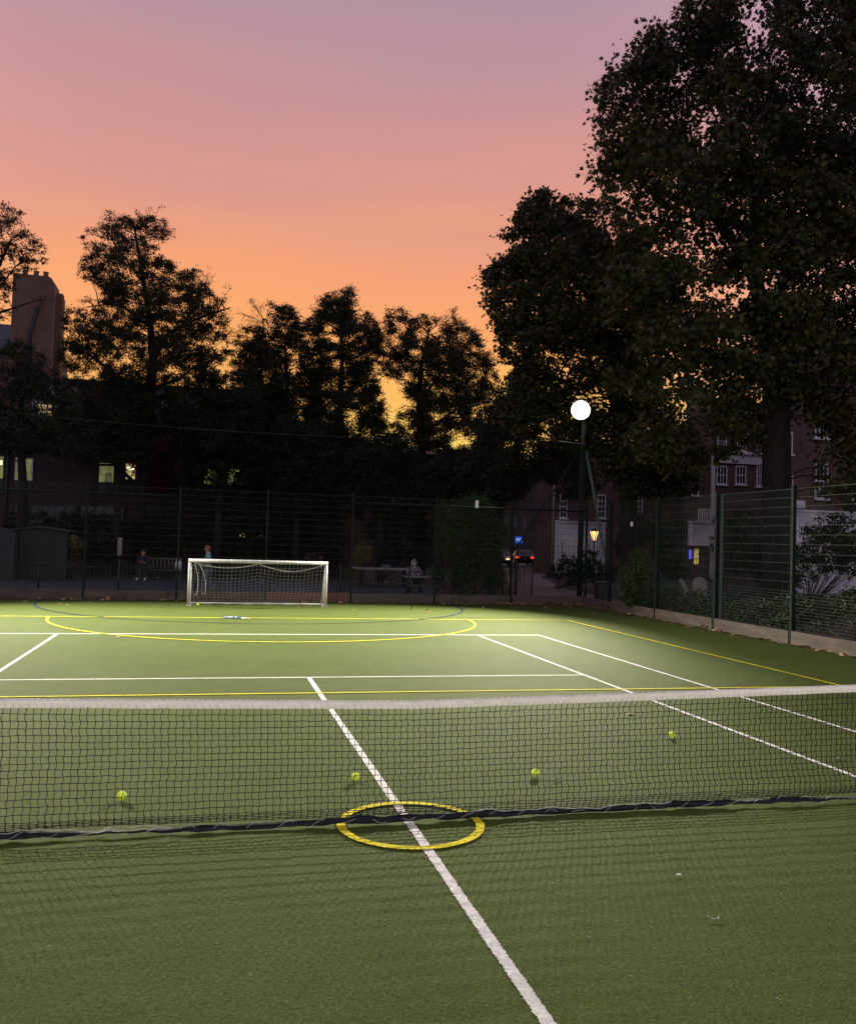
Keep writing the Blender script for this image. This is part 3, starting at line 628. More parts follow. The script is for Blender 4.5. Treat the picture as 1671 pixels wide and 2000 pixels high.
tree('lime_tree', 'dark bushy tree between the mast and the small trees, above the hedge',
     [(962, 1130, .2), (964, 1000, .17), (975, 900, .13), (990, 800, .06)],
     [(960, 770), (990, 735), (1030, 740), (1080, 790), (1110, 860), (1150, 900), (1180, 960), (1120, 985), (1060, 935), (1000, 985), (930, 990), (890, 950), (900, 880), (930, 820)],
     40, 2.6, 38, 160, .11, 'small', DARK+GREEN, dens=.9, holes=[(1066, 848, 18, 26), (900, 870, 30, 18), (925, 900, 14, 12)])
# far end, left to right
tree('ash_tree', 'loose leafy tree at the left edge in front of the tall chimney stack',
     [(-70, 1130, .25), (-60, 900, .2), (-50, 700, .16), (-20, 560, .1), (20, 470, .04)],
     [(-60, 380), (20, 398), (42, 410), (45, 445), (75, 465), (92, 500), (80, 525), (40, 530), (15, 580), (20, 620), (-40, 640), (-120, 600), (-120, 400)],
     38, 1.8, 26, 130, .085, 'small', BROWN+GREEN, dens=.6, limbs=[[(-50, 680, 0, .08), (0, 610, -.3, .05), (60, 590, -.4, .03), (90, 585, -.4, .012)], [(-30, 600, 0, .06), (30, 520, .2, .03), (70, 495, .2, .012)]], bare=[(85, 588, 16, 5)])
tree('maple_tree', 'low spreading dark tree at far left, its leaves half hiding a lit window',
     [(40, 1125, .22), (45, 960, .19), (40, 850, .14), (45, 760, .06)],
     [(-40, 690), (30, 660), (80, 690), (120, 740), (150, 790), (190, 850), (180, 905), (120, 890), (60, 885), (20, 900), (-60, 880), (-80, 760)],
     37, 2.2, 36, 150, .10, 'small', DARK+GREEN, dens=.85, holes=[(92, 800, 26, 16), (12, 905, 22, 30)])
tree('alder_tree', 'tall tree with layered crown and bare twigs at its top, behind the left fence',
     [(268, 1122, .30), (276, 960, .27), (286, 860, .25), (294, 770, .23), (299, 700, .2), (292, 620, .14), (275, 520, .09), (262, 440, .04)],
     [(210, 412), (232, 425), (262, 422), (290, 420), (325, 436), (335, 452), (312, 470), (318, 505), (345, 515), (392, 530), (405, 560), (430, 585), (452, 610), (440, 650), (446, 690), (430, 720), (425, 750), (445, 800), (460, 860), (400, 880), (350, 850), (320, 835), (290, 850), (262, 880), (200, 895), (150, 870), (120, 800), (105, 735), (112, 690), (130, 650), (118, 615), (150, 592), (190, 575), (195, 555), (150, 535), (158, 505), (190, 490), (160, 475), (158, 450), (190, 448), (205, 435)],
     41, 2.9, 28, 620, .088, 'small', GREEN+BROWN, dens=.68,
     limbs=[[(299, 700, 0, .14), (330, 650, -.2, .1), (390, 620, -.4, .06), (450, 600, -.5, .02)], [(292, 800, 0, .12), (240, 740, -.3, .08), (170, 690, -.6, .045), (125, 680, -.7, .02)], [(272, 965, -.1, .12), (255, 935, -.3, .09), (225, 908, -.5, .07), (190, 908, -.8, .05), (150, 912, -1, .02)],
            [(296, 760, 0, .1), (350, 740, .5, .06), (400, 700, .8, .03)], [(295, 640, 0, .09), (230, 590, .3, .05), (170, 600, .4, .02)], [(285, 560, 0, .06), (220, 470, 0, .03), (175, 455, 0, .012)], [(290, 860, 0, .1), (370, 820, -.5, .06), (420, 850, -.7, .02)]],
     bare=[(310, 438, 24, 9), (285, 432, 20, 6), (400, 548, 26, 8), (430, 595, 32, 10), (405, 700, 24, 7), (178, 545, 14, 4), (440, 660, 22, 5)],
     holes=[(160, 735, 34, 12), (205, 920, 25, 22)], group='trees beyond the far fence')
tree('birch_tree', 'slim twiggy tree with thin crown between the tall layered tree and the rounded trees',
     [(505, 1115, .12), (507, 950, .1), (508, 800, .08), (510, 700, .05), (515, 620, .02)],
     [(475, 645), (500, 640), (530, 660), (545, 700), (540, 770), (560, 830), (520, 900), (440, 900), (400, 850), (420, 770), (440, 720), (455, 680)],
     43, 1.6, 26, 150, .085, 'small', BROWN, dens=.80, grow=1.07, bare=[(490, 628, 34, 12), (470, 665, 28, 8), (455, 700, 22, 6), (520, 700, 30, 7), (500, 600, 20, 6)], holes=[(470, 750, 18, 12)], group='trees beyond the far fence')
tree('hornbeam_tree', 'rounded tree with two tufts on top, behind the left half of the goal',
     [(560, 1118, .2), (562, 960, .18), (562, 850, .15), (560, 740, .1), (555, 650, .04)],
     [(526, 598), (545, 612), (562, 602), (570, 620), (585, 640), (600, 690), (620, 740), (625, 790), (640, 850), (620, 930), (540, 945), (470, 925), (440, 850), (460, 790), (458, 740), (476, 690), (496, 650), (528, 628)],
     44, 2.1, 28, 330, .088, 'small', DARK+GREEN, dens=.78, grow=1.09, holes=[(575, 720, 14, 16), (520, 730, 10, 14), (600, 770, 10, 10)], group='trees beyond the far fence')
tree('field_maple', 'broad rounded tree with pointed tuft, above the right goal post',
     [(655, 1120, .24), (655, 960, .21), (650, 860, .18), (665, 790, .14), (668, 700, .1), (665, 620, .04)],
     [(684, 573), (690, 590), (702, 612), (728, 628), (745, 655), (738, 690), (722, 720), (735, 750), (745, 790), (770, 840), (770, 930), (700, 960), (620, 950), (590, 880), (600, 800), (590, 740), (590, 690), (592, 650), (612, 625), (632, 610), (636, 585), (660, 583)],
     45, 2.3, 30, 360, .088, 'small', DARK+GREEN, dens=.95, grow=1.09, holes=[(640, 800, 14, 7), (672, 815, 9, 10), (700, 700, 9, 12), (632, 830, 10, 8)],
     limbs=[[(650, 860, 0, .1), (610, 790, -.3, .06), (600, 720, -.4, .03)], [(665, 790, 0, .09), (710, 720, .3, .05), (725, 660, .4, .02)]], group='trees beyond the far fence')
tree('sycamore_tree', 'broad dark tree right of the bright yellow sky gap, with a wide rounded crown',
     [(826, 1130, .24), (826, 960, .21), (822, 860, .18), (818, 780, .15), (822, 720, .11), (838, 640, .04)],
     [(760, 615), (785, 608), (800, 630), (830, 622), (868, 632), (882, 600), (885, 632), (905, 640), (925, 655), (945, 690), (962, 725), (968, 745), (985, 790), (985, 850), (960, 950), (880, 965), (790, 955), (760, 930), (770, 860), (780, 810), (800, 770), (776, 735), (745, 732), (745, 690), (765, 660), (752, 640)],
     44.5, 2.6, 30, 400, .09, 'small', DARK+BROWN, dens=.84, grow=1.06, holes=[(775, 920, 16, 18), (810, 740, 12, 9), (905, 865, 28, 14)],
     limbs=[[(820, 780, 0, .09), (870, 720, .3, .05), (920, 700, .5, .02)], [(822, 850, 0, .1), (890, 800, -.4, .06), (940, 790, -.6, .03)]], group='trees beyond the far fence')
for nm, lab, px0, px1, yt, d, hl in (('hazel_tree', 'low bushy tree in front of the metal clad storey, left of the tall trunk', 158, 300, 728, 39.6, [(208, 928, 42, 44), (150, 950, 60, 50), (105, 800, 50, 60), (258, 928, 30, 40), (200, 1000, 200, 75)]),
                                     ('hazel_tree', 'low bushy tree crossing the flat roof line right of the tall trunk', 335, 520, 722, 40.2, [(412, 930, 26, 30), (458, 932, 26, 30), (400, 1000, 200, 60), (392, 800, 20, 30)]),
                                     ('yew_tree', 'dense black green tree right of the tall layered tree, over two lit windows', 352, 500, 775, 40.8, [(412, 930, 17, 20), (458, 932, 16, 19)]),
                                     ('yew_tree', 'dense black green tree behind the middle of the goal, below the rounded crowns', 480, 680, 815, 41.2, [(594, 942, 8, 12), (652, 942, 15, 11)]),
                                     ('yew_tree', 'dense black green tree right of the goal, below the wide rounded crown', 660, 830, 850, 41.0, [(780, 920, 14, 22)]),
                                     ('yew_tree', 'dense black green tree just left of the big bush, beyond the far fence', 800, 985, 880, 40.5, [(905, 875, 26, 14)])):
    xm = (px0+px1)/2; w = px1-px0
    tree(nm, lab, [(xm, 1125, .2), (xm, 1000, .17), (xm+4, 900, .12), (xm, yt+40, .04)],
         [(px0, yt+90), (px0+w*.1, yt+40), (px0+w*.22, yt+20), (px0+w*.4, yt-6), (px0+w*.55, yt+14), (px0+w*.75, yt), (px0+w*.92, yt+45), (px1, yt+95), (px1-4, yt+150), (px1-w*.1, 1000), (px0+w*.5, 1010), (px0+w*.1, 995), (px0+3, yt+130)],
         d, 1.6, 34, 150, .10, 'small', DARK, dens=.75, group='trees beyond the far fence', holes=hl, sub=12)
# ------------------------------------------------------------------ shrubs
def shrub(name, label, cat, blobs, leaf, cols, dens=1., kind='small', group=None, stems=True, shell=.5, flat=None):
    """blobs: (x,y,z, rx,ry,rz) in metres"""
    bx0 = blobs[0]; t = thing(name, (bx0[0], bx0[1], 0), label, cat, group); P = []; w = MB(); ns = 0
    for (x, y, z, rx, ry, rz) in blobs:
        area = 4*PI*((rx*ry+rx*rz+ry*rz)/3); n = int(dens*area*1.1/(leaf*leaf*.45)); k = max(6, n//14)
        v = rng.normal(size=(k, 3)); v /= np.linalg.norm(v, axis=1)[:, None]; c = v*(rng.uniform(shell, 1, (k, 1)))*np.array([rx, ry, rz])+np.array([x, y, z])
        pts = np.repeat(c, 14, axis=0)+rng.normal(size=(k*14, 3))*np.array([rx, ry, rz])*.13; pts = pts[pts[:, 2] > .01]; P.append(pts)
        for s in range(4):
            e = c[rng.integers(0, k)]; w.tube([(bx0[0]+random.gauss(0, .012), bx0[1]+random.gauss(0, .012), -.02), ((x+e[0])/2, (y+e[1])/2, e[2]*.55), tuple(e)], [.016, .011, .005], 5, caps=False)
    w.build('stem', 'twig', t, recalc=False); leaves('foliage', np.concatenate(P), leaf, kind, cols, t, flat=flat); return t
def g(px, d): p = gnd(px, d); return p[0], p[1]
x, y = g(713, 36.5); zt = at(713, 1083, 36.5)[2]
tp_ = thing('topiary_bush', (x, y, 0), 'small rounded olive bush on a short stem beside the far fence post', 'bush')
m = MB(); m.tube([(x, y, -.02), (x, y, zt-.2)], .03, 8); m.build('stem', 'twig', tp_)
v = rng.normal(size=(900, 3)); v /= np.linalg.norm(v, axis=1)[:, None]; v[:, 2] = np.where(v[:, 2] > 0, v[:, 2]*1.25, v[:, 2]*.8)
leaves('foliage', v*rng.uniform(.55, 1.05, (900, 1))*np.array([.42, .42, .42])+np.array([x, y, zt]), .075, 'small', [(.12, .11, .045), (.15, .13, .06), (.10, .10, .04)], tp_)
bl = []
for px, py, r in ((880, 1010, .9), (930, 1000, 1.0), (965, 1040, .8), (900, 1070, 1.0), (945, 1085, 1.0), (870, 1060, .7), (905, 1120, .9), (960, 1130, .8), (855, 1120, .55)):
    p = at(px, py, 29.5+random.uniform(-.3, .6)); bl.append((p[0], p[1], max(p[2], .5), r*.62, r*.62, r*.65))
shrub('large_bush', 'big dense green bush behind the far fence, left of the path', 'bush', bl, .075, [(.03, .055, .018), (.04, .07, .022), (.026, .045, .016)], 1.1)
bl = []
for px, py, r in ((1240, 1105, .55), (1222, 1130, .5), (1255, 1140, .55), (1240, 1165, .6), (1215, 1165, .4), (1265, 1170, .4), (1232, 1085, .3)):
    p = at(px, py, 25.6); bl.append((p[0]+.25, p[1], max(p[2], .35), r*.8, r*.8, r*.85))
shrub('conifer_bush', 'soft green upright bush pressed against the right side fence beside the bin', 'bush', bl, .07, [(.035, .06, .018), (.05, .08, .025), (.03, .05, .016)], 1.0)
k = 0
labs = ['low glossy shrub behind the right side fence, nearest to the upright bush', 'low leafy shrub behind the right side fence in front of the pale chair', 'low dark shrub behind the right side fence between two posts',
        'low broad-leaved shrub by the right side fence under the thick trunk', 'tall glossy shrub by the right side fence at the right edge', 'low sprawling shrub by the right side fence nearest the camera']
for (yy, h, w), lab in zip(((16.7, .75, .8), (15.0, .8, .9), (13.0, .7, .95), (11.4, .95, .9), (9.9, 1.25, .9), (8.2, .9, 1.0)), labs):
    bl = [(RX+1.0+random.uniform(-.1, .3), yy+random.uniform(-w, w)*.8, h*random.uniform(.35, .75), .42, .42, .36) for _ in range(7)]
    shrub('laurel_shrub', lab, 'shrub', bl, .11, [(.03, .05, .022), (.04, .06, .028), (.022, .035, .016)], .55, group='shrubs along the right side fence')
def pxshrub(name, label, cat, spots, d, leaf, cols, dens=1., group=None):
    bl = []
    for px, py, r in spots:
        p = at(px, py, d+random.uniform(-.4, .4)); R = r*d/F; bl.append((p[0], p[1], max(p[2], R*.6), R, R*.9, R*.9))
    return shrub(name, label, cat, bl, leaf, cols, dens, group=group)
GB = 'shrubs beyond the far fence'
pxshrub('yellow_shrub', 'yellowing shrub at the right end of the green shed', 'shrub', [(138, 1052, 12), (150, 1066, 13), (140, 1082, 12), (136, 1100, 10)], 35.5, .10, [(.16, .115, .045), (.2, .15, .06), (.08, .07, .03)], .9, GB)
pxshrub('dark_shrub', 'dark shrub between the shed and the white board', 'shrub', [(175, 1075, 26), (205, 1065, 30), (190, 1100, 26), (222, 1095, 18)], 37.5, .10, DARK, 1, GB)
pxshrub('dark_shrub', 'dark spreading shrub above the shed roof', 'shrub', [(30, 1020, 22), (80, 1015, 25), (130, 1020, 25), (170, 1025, 28), (210, 1020, 24)], 40, .11, DARK, 1, GB)
pxshrub('dark_shrub', 'tall dark shrub behind the bench and the tall layered tree', 'shrub', [(270, 1040, 32), (310, 1020, 36), (350, 1040, 34), (330, 1075, 30), (285, 1075, 26)], 40.5, .11, DARK, 1, GB)
pxshrub('dark_shrub', 'wide dark shrub directly behind the goal crossbar', 'shrub', [(400, 1030, 36), (450, 1020, 38), (440, 1065, 32), (500, 1040, 36), (490, 1075, 26)], 41, .11, DARK, 1, GB)
pxshrub('dark_shrub', 'dark evergreen shrub right of the goal under the rounded trees', 'shrub', [(560, 1040, 34), (600, 1020, 36), (640, 1050, 34), (600, 1075, 26), (650, 1085, 20)], 41.5, .11, DARK, 1, GB)
pxshrub('pink_shrub', 'low reddish flowering shrub right of the goal beyond the fence', 'shrub', [(602, 1088, 8), (614, 1083, 7), (626, 1090, 8)], 37, .08, [(.10, .05, .04), (.13, .07, .055)], 1, GB)
pxshrub('dark_shrub', 'dark evergreen shrub behind the table tennis table', 'shrub', [(745, 1030, 36), (790, 1020, 40), (830, 1040, 38), (770, 1075, 30), (820, 1085, 26)], 42, .11, DARK, 1, GB)
pxshrub('holly_bush', 'dark bush beside the pink path under the lantern', 'bush', [(1085, 1118, 18), (1110, 1105, 24), (1135, 1115, 24), (1120, 1130, 20), (1160, 1110, 24), (1150, 1085, 16), (1185, 1120, 24)], 40, .10, DARK, 1, GB)
pxshrub('dark_shrub', 'dark tall shrub behind the right side fence, under the plane crowns', 'shrub', [(1250, 1030, 40), (1300, 1040, 40), (1220, 1060, 30), (1290, 1090, 36), (1320, 1110, 28)], 38, .12, DARK+GREEN, 1, GB)
pxshrub('hedge_bush', 'ragged bush in front of the white ground floor right of the thick trunk', 'bush', [(1580, 1050, 30), (1610, 1030, 26), (1640, 1060, 34), (1665, 1040, 30), (1570, 1080, 28), (1620, 1090, 34), (1665, 1100, 34), (1590, 1110, 30), (1640, 1020, 22), (1655, 1075, 30)], 32, .11, DARK+GREEN, .95, GB)
pxshrub('hedge_bush', 'dark hedge mass behind the thick plane trunk', 'bush', [(1420, 1050, 36), (1450, 1020, 34), (1480, 1060, 38), (1440, 1090, 36), (1410, 1010, 20), (1490, 1110, 34), (1540, 1090, 30), (1540, 1130, 34)], 33, .11, DARK, 1, GB)
# red creeper on the building
YB = 42.0
cp = thing('climbing_creeper', aty(310, 1120, YB-.25)*np.array([1, 1, 0]), 'deep red creeper climbing the brick wall right of the tall trunk', 'creeper')
pts = []
while len(pts) < 1500:
    px, py = random.uniform(255, 352), random.uniform(855, 960)
    if abs(px-305)/50+((py-910)/58)**2 < 1.0+random.gauss(0, .12): q = aty(px, py, YB-.13-random.random()*.2); pts.append(q)
leaves('foliage', np.array(pts), .16, 'small', [(.34, .018, .03), (.24, .014, .024), (.15, .02, .02)], cp)
b0 = ORG[cp]
for px in (285, 305, 325): m = MB(); m.tube([(b0[0], YB-.2, 0), aty((310+px)/2, 1000, YB-.15), aty(px, 880, YB-.12)], [.03, .02, .008], 5); m.build('stem', 'twig', cp)
# ------------------------------------------------------------------ buildings
def wallbox(name, px0, px1, ztop, Y, depth, mat, parent, z0=-.02, pyref=1000):
    a, b = aty(px0, pyref, Y), aty(px1, pyref, Y); m = MB(); m.box((a[0], Y, z0), (b[0], Y+depth, ztop)); return m.build(name, mat, parent)
def block(name, px0, px1, ztop, Y, depth, mat, parent, cap='slate'):
    a, b = aty(px0, 1000, Y), aty(px1, 1000, Y); r = ray(px0, 1000); k = depth/r[1]*r[0]+.5
    fp = [(a[0], Y), (b[0], Y), (b[0]+k, Y+depth), (a[0]+k, Y+depth)]
    m = MB(); m.prism(fp, 'z', -.02, ztop); o = m.build(name, mat, parent)
    m = MB(); m.prism([(fp[0][0]-.08, Y-.12), (fp[1][0]+.05, Y-.12), fp[2], fp[3]], 'z', ztop+.003, ztop+.22); m.build('parapet', cap, parent); return o
def rect(px0, py0, px1, py1, Y):
    c = aty((px0+px1)/2, (py0+py1)/2, Y); w = abs(aty(px1, (py0+py1)/2, Y)[0]-aty(px0, (py0+py1)/2, Y)[0])/2; h = abs(aty((px0+px1)/2, py0, Y)[2]-aty((px0+px1)/2, py1, Y)[2])/2
    return c[0]-w, c[0]+w, c[2]-h, c[2]+h
def window(px0, py0, px1, py1, Y, pane, frame, parent, bars=(1, 1), fw=.06, sill=None, panel=0, extra=None, reveal=None):
    x0, x1, z0, z1 = rect(px0, py0, px1, py1, Y); m = MB(); y0, y1 = Y-.06, Y-.004
    m.box((x0-fw, y0, z0-fw), (x0, y1, z1+fw)); m.box((x1, y0, z0-fw), (x1+fw, y1, z1+fw)); m.box((x0, y0, z0-fw), (x1, y1, z0)); m.box((x0, y0, z1), (x1, y1, z1+fw))
    for i in range(1, bars[0]): xx = x0+(x1-x0)*i/bars[0]; m.box((xx-.02, y0+.004, z0), (xx+.02, y1-.01, z1))
    for i in range(1, bars[1]): zz = z0+(z1-z0)*i/bars[1]; m.box((x0, y0+.008, zz-.025), (x1, y1-.006, zz+.025))
    f = m.build('window', frame, parent)
    m = MB(); m.box((x0, Y-.03, z0), (x1, Y-.006, z1)); m.build('pane', pane, f)
    if sill: m = MB(); m.box((x0-.14, Y-.13, z0-fw-.1), (x1+.14, Y-.003, z0-fw-.002)); m.build('sill', sill, f)
    if panel: m = MB(); m.box((x0-fw, Y-.045, z0-fw-panel), (x1+fw, Y-.003, z0-fw-.003)); m.build('spandrel', 'frame_dark', f)
    if extra: extra(f, x0, x1, z0, z1)
    return f
bl1 = thing('brick_building', aty(300, 1122, YB)*np.array([1, 1, 0]), 'plum brick building with metal clad top storey and lit windows behind the left trees', 'building')
zc = aty(300, 834, YB)[2]; zr = aty(85, 741, YB)[2]
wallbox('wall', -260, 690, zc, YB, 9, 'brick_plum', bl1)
a, b = aty(62, 790, YB), aty(565, 790, YB); m = MB(); m.box((a[0], YB+.12, zc+.003), (b[0], YB+8, zr))
for xx in np.arange(a[0]+.2, b[0], .42): m.box((xx-.018, YB+.05, zc+.004), (xx+.018, YB+.118, zr-.03))
m.build('metal_cladding', 'zinc', bl1)
m = MB(); m.box((a[0]-.12, YB-.02, zr+.002), (b[0]+.1, YB+8.1, zr+.14)); m.build('roof_edge', 'frame_dark', bl1)
m = MB(); m.box((a[0]-.2, YB-.06, zc-.02-.2), (b[0]+.1, YB-.003, zc-.02)); m.build('ledge', 'frame_dark', bl1)
def shelf(f, x0, x1, z0, z1):
    m = MB(); w = x1-x0
    for k in range(6): m.box((x0+w*(.42+.09*k), YB-.036, z0), (x0+w*(.47+.09*k), YB-.031, z0+(z1-z0)*(.52-.04*(k % 2)))) 
    m.build('blind', 'denim', f)
def tubel(f, x0, x1, z0, z1):
    m = MB(); m.box((x0+.05, YB-.036, z1-(z1-z0)*.4), (x1-.05, YB-.031, z1-(z1-z0)*.2)); m.build('light_fitting', 'tube_light', f)
window(-26, 890, 7, 934, YB, 'lit_dim', 'frame_dark', bl1, (1, 1), panel=.7, extra=tubel)
window(32, 897, 62, 936, YB, 'lit_dim', 'white_paint', bl1, (2, 1), panel=.55)
window(194, 905, 222, 942, YB, 'lit_dim', 'frame_dark', bl1, panel=.55, extra=shelf)
window(246, 906, 264, 936, YB, 'lit_warm', 'frame_dark', bl1, panel=.55, extra=tubel)
window(399, 912, 426, 946, YB, 'lit_green', 'frame_dark', bl1, (2, 1), panel=.5)
window(445, 916, 472, 948, YB, 'lit_green', 'frame_dark', bl1, (2, 1), panel=.5)
window(588, 932, 600, 952, YB, 'lit_green', 'frame_dark', bl1, panel=.4)
window(636, 932, 668, 952, YB, 'lit_warm', 'frame_dark', bl1, (2, 1), panel=.4)
window(74, 790, 101, 811, YB+.04, 'lit_pale', 'frame_dark', bl1, (1, 2))
window(30, 988, 125, 1022, YB, 'glass_dark', 'frame_dark', bl1, (6, 1))
window(130, 990, 240, 1024, YB, 'glass_dark', 'frame_dark', bl1, (6, 1))
window(468, 1040, 480, 1049, YB, 'lit_warm', 'frame_dark', bl1)
window(499, 1045, 511, 1048, YB, 'lit_pale', 'frame_dark', bl1)
m = MB(); q0, q1 = aty(9, 1040, YB), aty(9, 850, YB); m.tube([(q0[0], YB-.09, 0), (q0[0], YB-.09, q1[2])], .07, 8); m.build('drainpipe', 'frame_dark', bl1)
# tall house with chimney stack far left
YC = 62.0; hs = thing('chimney_house', aty(40, 1100, YC)*np.array([1, 1, 0]), 'old brick house at far left with a tall chimney stack and pots', 'house')
xa, xb, _, _ = rect(22, 600, 104, 640, YC); zt = aty(60, 536, YC)[2]; zm = aty(60, 690, YC)[2]
m = MB(); m.box((xa, YC, 0), (xb-.45, YC+2.2, zt)); m.prism([(xb-.449, 0), (xb-.449, zt), (xb-.25, zt-.1), (xb, zt-.45), (xb, 0)], 'y', YC+.003, YC+2.1); m.box((xb+.003, YC+.9, 0), (xb+.45, YC+2.0, zt-1.2)); m.prism([(YC+.9, zt-1.2), (YC+2.0, zt-1.2), (YC+1.8, zt-.9), (YC+1.1, zt-.9)], 'x', xb+.003, xb+.4)
st = m.build('chimney', 'brick_warm', hs)
for px in (44, 66, 85):
    q = aty(px, 536, YC); m = MB(); m.tube([(q[0], YC+.9, zt-.02), (q[0], YC+.9, zt+.45), (q[0], YC+.9, zt+.47), (q[0], YC+.9, zt+.52)], [.19, .17, .21, .21], 12); m.build('chimney_pot', 'render_dull', st)
xw0 = aty(-200, 700, YC)[0]; m = MB(); m.box((xw0, YC+2.3, 0), (xb-.3, YC+10, zm)); m.build('wall', 'brick_warm', hs)
zr2 = aty(50, 600, YC)[2]; m = MB(); m.prism([(YC+2.2, zm+.003), (YC+10.1, zm+.003), (YC+6.2, zr2)], 'x', xw0-.2, xb-.35); m.build('roof', 'slate', hs)
q0, q1 = aty(74, 600, YC-.1), aty(58, 650, YC-.1); q2 = aty(58, 740, YC-.1); m = MB(); m.tube([q0, q1, q2], .14, 8); m.build('drainpipe', 'frame_dark', hs)
# long dark terrace beyond the middle trees
YD = 58.0; bd = thing('terrace_block', aty(860, 1100, YD)*np.array([1, 1, 0]), 'long dark brick terrace hidden behind the middle trees and hedge', 'building')
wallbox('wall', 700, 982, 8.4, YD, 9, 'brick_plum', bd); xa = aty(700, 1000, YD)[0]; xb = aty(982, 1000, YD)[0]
m = MB(); m.prism([(YD-.3, 8.403), (YD+9.3, 8.403), (YD+4.5, 9.4)], 'x', xa-.2, xb); m.build('roof', 'slate', bd)
for px in (720, 770, 850, 905, 955):
    window(px, 940, px+16, 975, YD, 'glass_dark', 'white_paint', bd, (2, 2), sill='stucco')
YX = 96.0; fh = thing('far_house', aty(1010, 1080, YX)*np.array([1, 1, 0]), 'dark house front across the street behind the parked cars and blue sign', 'house')
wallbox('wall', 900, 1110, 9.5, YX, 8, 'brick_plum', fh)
for px in (985, 1003, 1021): window(px, 1010, px+7, 1030, YX, 'glass_dark', 'frame_dark', fh, (2, 2))
window(1004, 1062, 1016, 1076, YX, 'glass_dark', 'frame_dark', fh, (2, 1))
xa, xb = aty(900, 1000, YX)[0], aty(1110, 1000, YX)[0]; m = MB(); m.prism([(YX-.3, 9.503), (YX+8.3, 9.503), (YX+4, 11.5)], 'x', xa, xb); m.build('roof', 'slate', fh)
# small outbuilding of red brick
YE = 39.0; ob = thing('brick_outbuilding', aty(690, 1110, YE)*np.array([1, 1, 0]), 'small red brick outbuilding seen left of the far fence post beside the olive bush', 'building')
x0, x1, z0, z1 = rect(674, 992, 712, 1120, YE); m = MB(); m.box((x0, YE, -.02), (x1, YE+2, z1)); m.build('wall', 'brick_brown', ob)
m = MB(); m.prism([(x0-.1, z1+.003), (x1+.1, z1+.003), (x1-.2, z1+.3), (x0+.3, z1+.3)], 'y', YE-.1, YE+2.1); m.build('roof', 'slate', ob)
# right: corner house with white ground floor, seen beside the mast
YF = 52.0; bf2 = thing('corner_house', aty(1190, 1100, YF)*np.array([1, 1, 0]), 'brown brick house with white ground floor behind the mast and black railings', 'house')
zg = aty(1100, 1021, YF)[2]; zt3 = 9.0
block('wall', 1047, 1372, zt3, YF, 9, 'brick_brown', bf2)
xa, xb = aty(1082, 1060, YF)[0], aty(1180, 1060, YF)[0]; m = MB(); m.box((xa, YF-.1, -.02), (xb, YF-.003, zg)); m.box((xa-.04, YF-.16, zg+.003), (xb+.04, YF-.003, zg+.14)); m.build('ground_floor', 'stucco', bf2)
m = MB(); m.box((xa+1.0, YF-.14, 0), (xa+2.3, YF-.104, 2.4)); m.build('door', 'white_paint', bf2, bevel=.01)
xp = aty(1079, 1000, YF)[0]; m = MB(); m.tube([(xp, YF-.09, 0), (xp, YF-.09, zt3)], .09, 8); m.build('drainpipe', 'render_dull', bf2)
window(1094, 968, 1105, 1010, YF, 'glass_dark', 'white_paint', bf2, (2, 4), fw=.07, sill='stucco')
window(1168, 968, 1180, 1010, YF, 'glass_dark', 'white_paint', bf2, (2, 4), fw=.07, sill='stucco')
window(1240, 968, 1252, 1010, YF, 'glass_dark', 'white_paint', bf2, (2, 4), fw=.07, sill='stucco')
# white-banded terrace
YG = 46.0; bg_ = thing('banded_terrace', aty(1420, 1090, YG)*np.array([1, 1, 0]), 'brick terrace with broad white cornice band and sash windows left of the thick trunk', 'house')
x0, x1, _, _ = rect(1336, 900, 1505, 940, YG); ztop = aty(1440, 790, YG)[2]
block('wall', 1336, 1640, ztop, YG, 8, 'brick_brown', bg_)
xa, xb, za, zb = rect(1392, 888, 1493, 906, YG); m = MB(); m.box((xa, YG-.16, za), (xb, YG-.003, zb)); m.box((xa-.05, YG-.3, zb+.003), (xb+.05, YG-.003, zb+.16)); m.build('cornice', 'stucco', bg_)
for px in (1390, 1491):
    xa, xb, za, zb = rect(px-3, 880, px+3, 1068, YG); m = MB(); m.box((xa, YG-.14, 0), (xb, YG-.004, zb)); m.build('pilaster', 'stucco', bg_)
for a in ((1400, 912, 1417, 944), (1437, 912, 1454, 944), (1478, 912, 1488, 948), (1402, 845, 1416, 878), (1440, 845, 1454, 878), (1346, 930, 1362, 965)): window(*a, YG, 'glass_dark', 'white_paint', bg_, (3, 2), fw=.07, sill='stucco')
xa, xb, za, zb = rect(1343, 1022, 1389, 1066, YG); m = MB(); m.box((xa, YG-.5, za), (xb, YG-.003, zb)); m.box((xa-.05, YG-.56, zb+.003), (xb+.05, YG-.003, zb+.12)); m.build('porch', 'stucco', bg_)
xa, xb, za, zb = rect(1356, 996, 1378, 1019, YG); m = MB()
for xx in np.linspace(xa, xb, 7): m.box((xx-.03, YG-.5, za), (xx+.03, YG-.45, zb))
m.box((xa, YG-.52, zb+.003), (xb, YG-.43, zb+.06)); m.build('balcony_rail', 'white_paint', bg_)
xa, xb, za, zb = rect(1354, 1072, 1362, 1102, YG); m = MB(); m.box((xa, YG-.10, max(za, .1)), (xb, YG-.005, zb)); m.build('lit_doorway', 'yellow_lit', bg_)
sg = thing('lit_sign', aty(1347, 1108, YG-1.4)*np.array([1, 1, 0]), 'small glowing violet blue sign beside the yellow doorway behind the fence', 'sign')
xa, xb, za, zb = rect(1345, 1073, 1350, 1092, YG-1.4); m = MB(); m.box((xa, YG-1.43, za), (xb, YG-1.37, zb)); m.build('panel', 'violet', sg); m = MB(); m.tube([((xa+xb)/2, YG-1.33, 0), ((xa+xb)/2, YG-1.33, zb)], .03, 6); m.build('post', 'black_metal', sg)
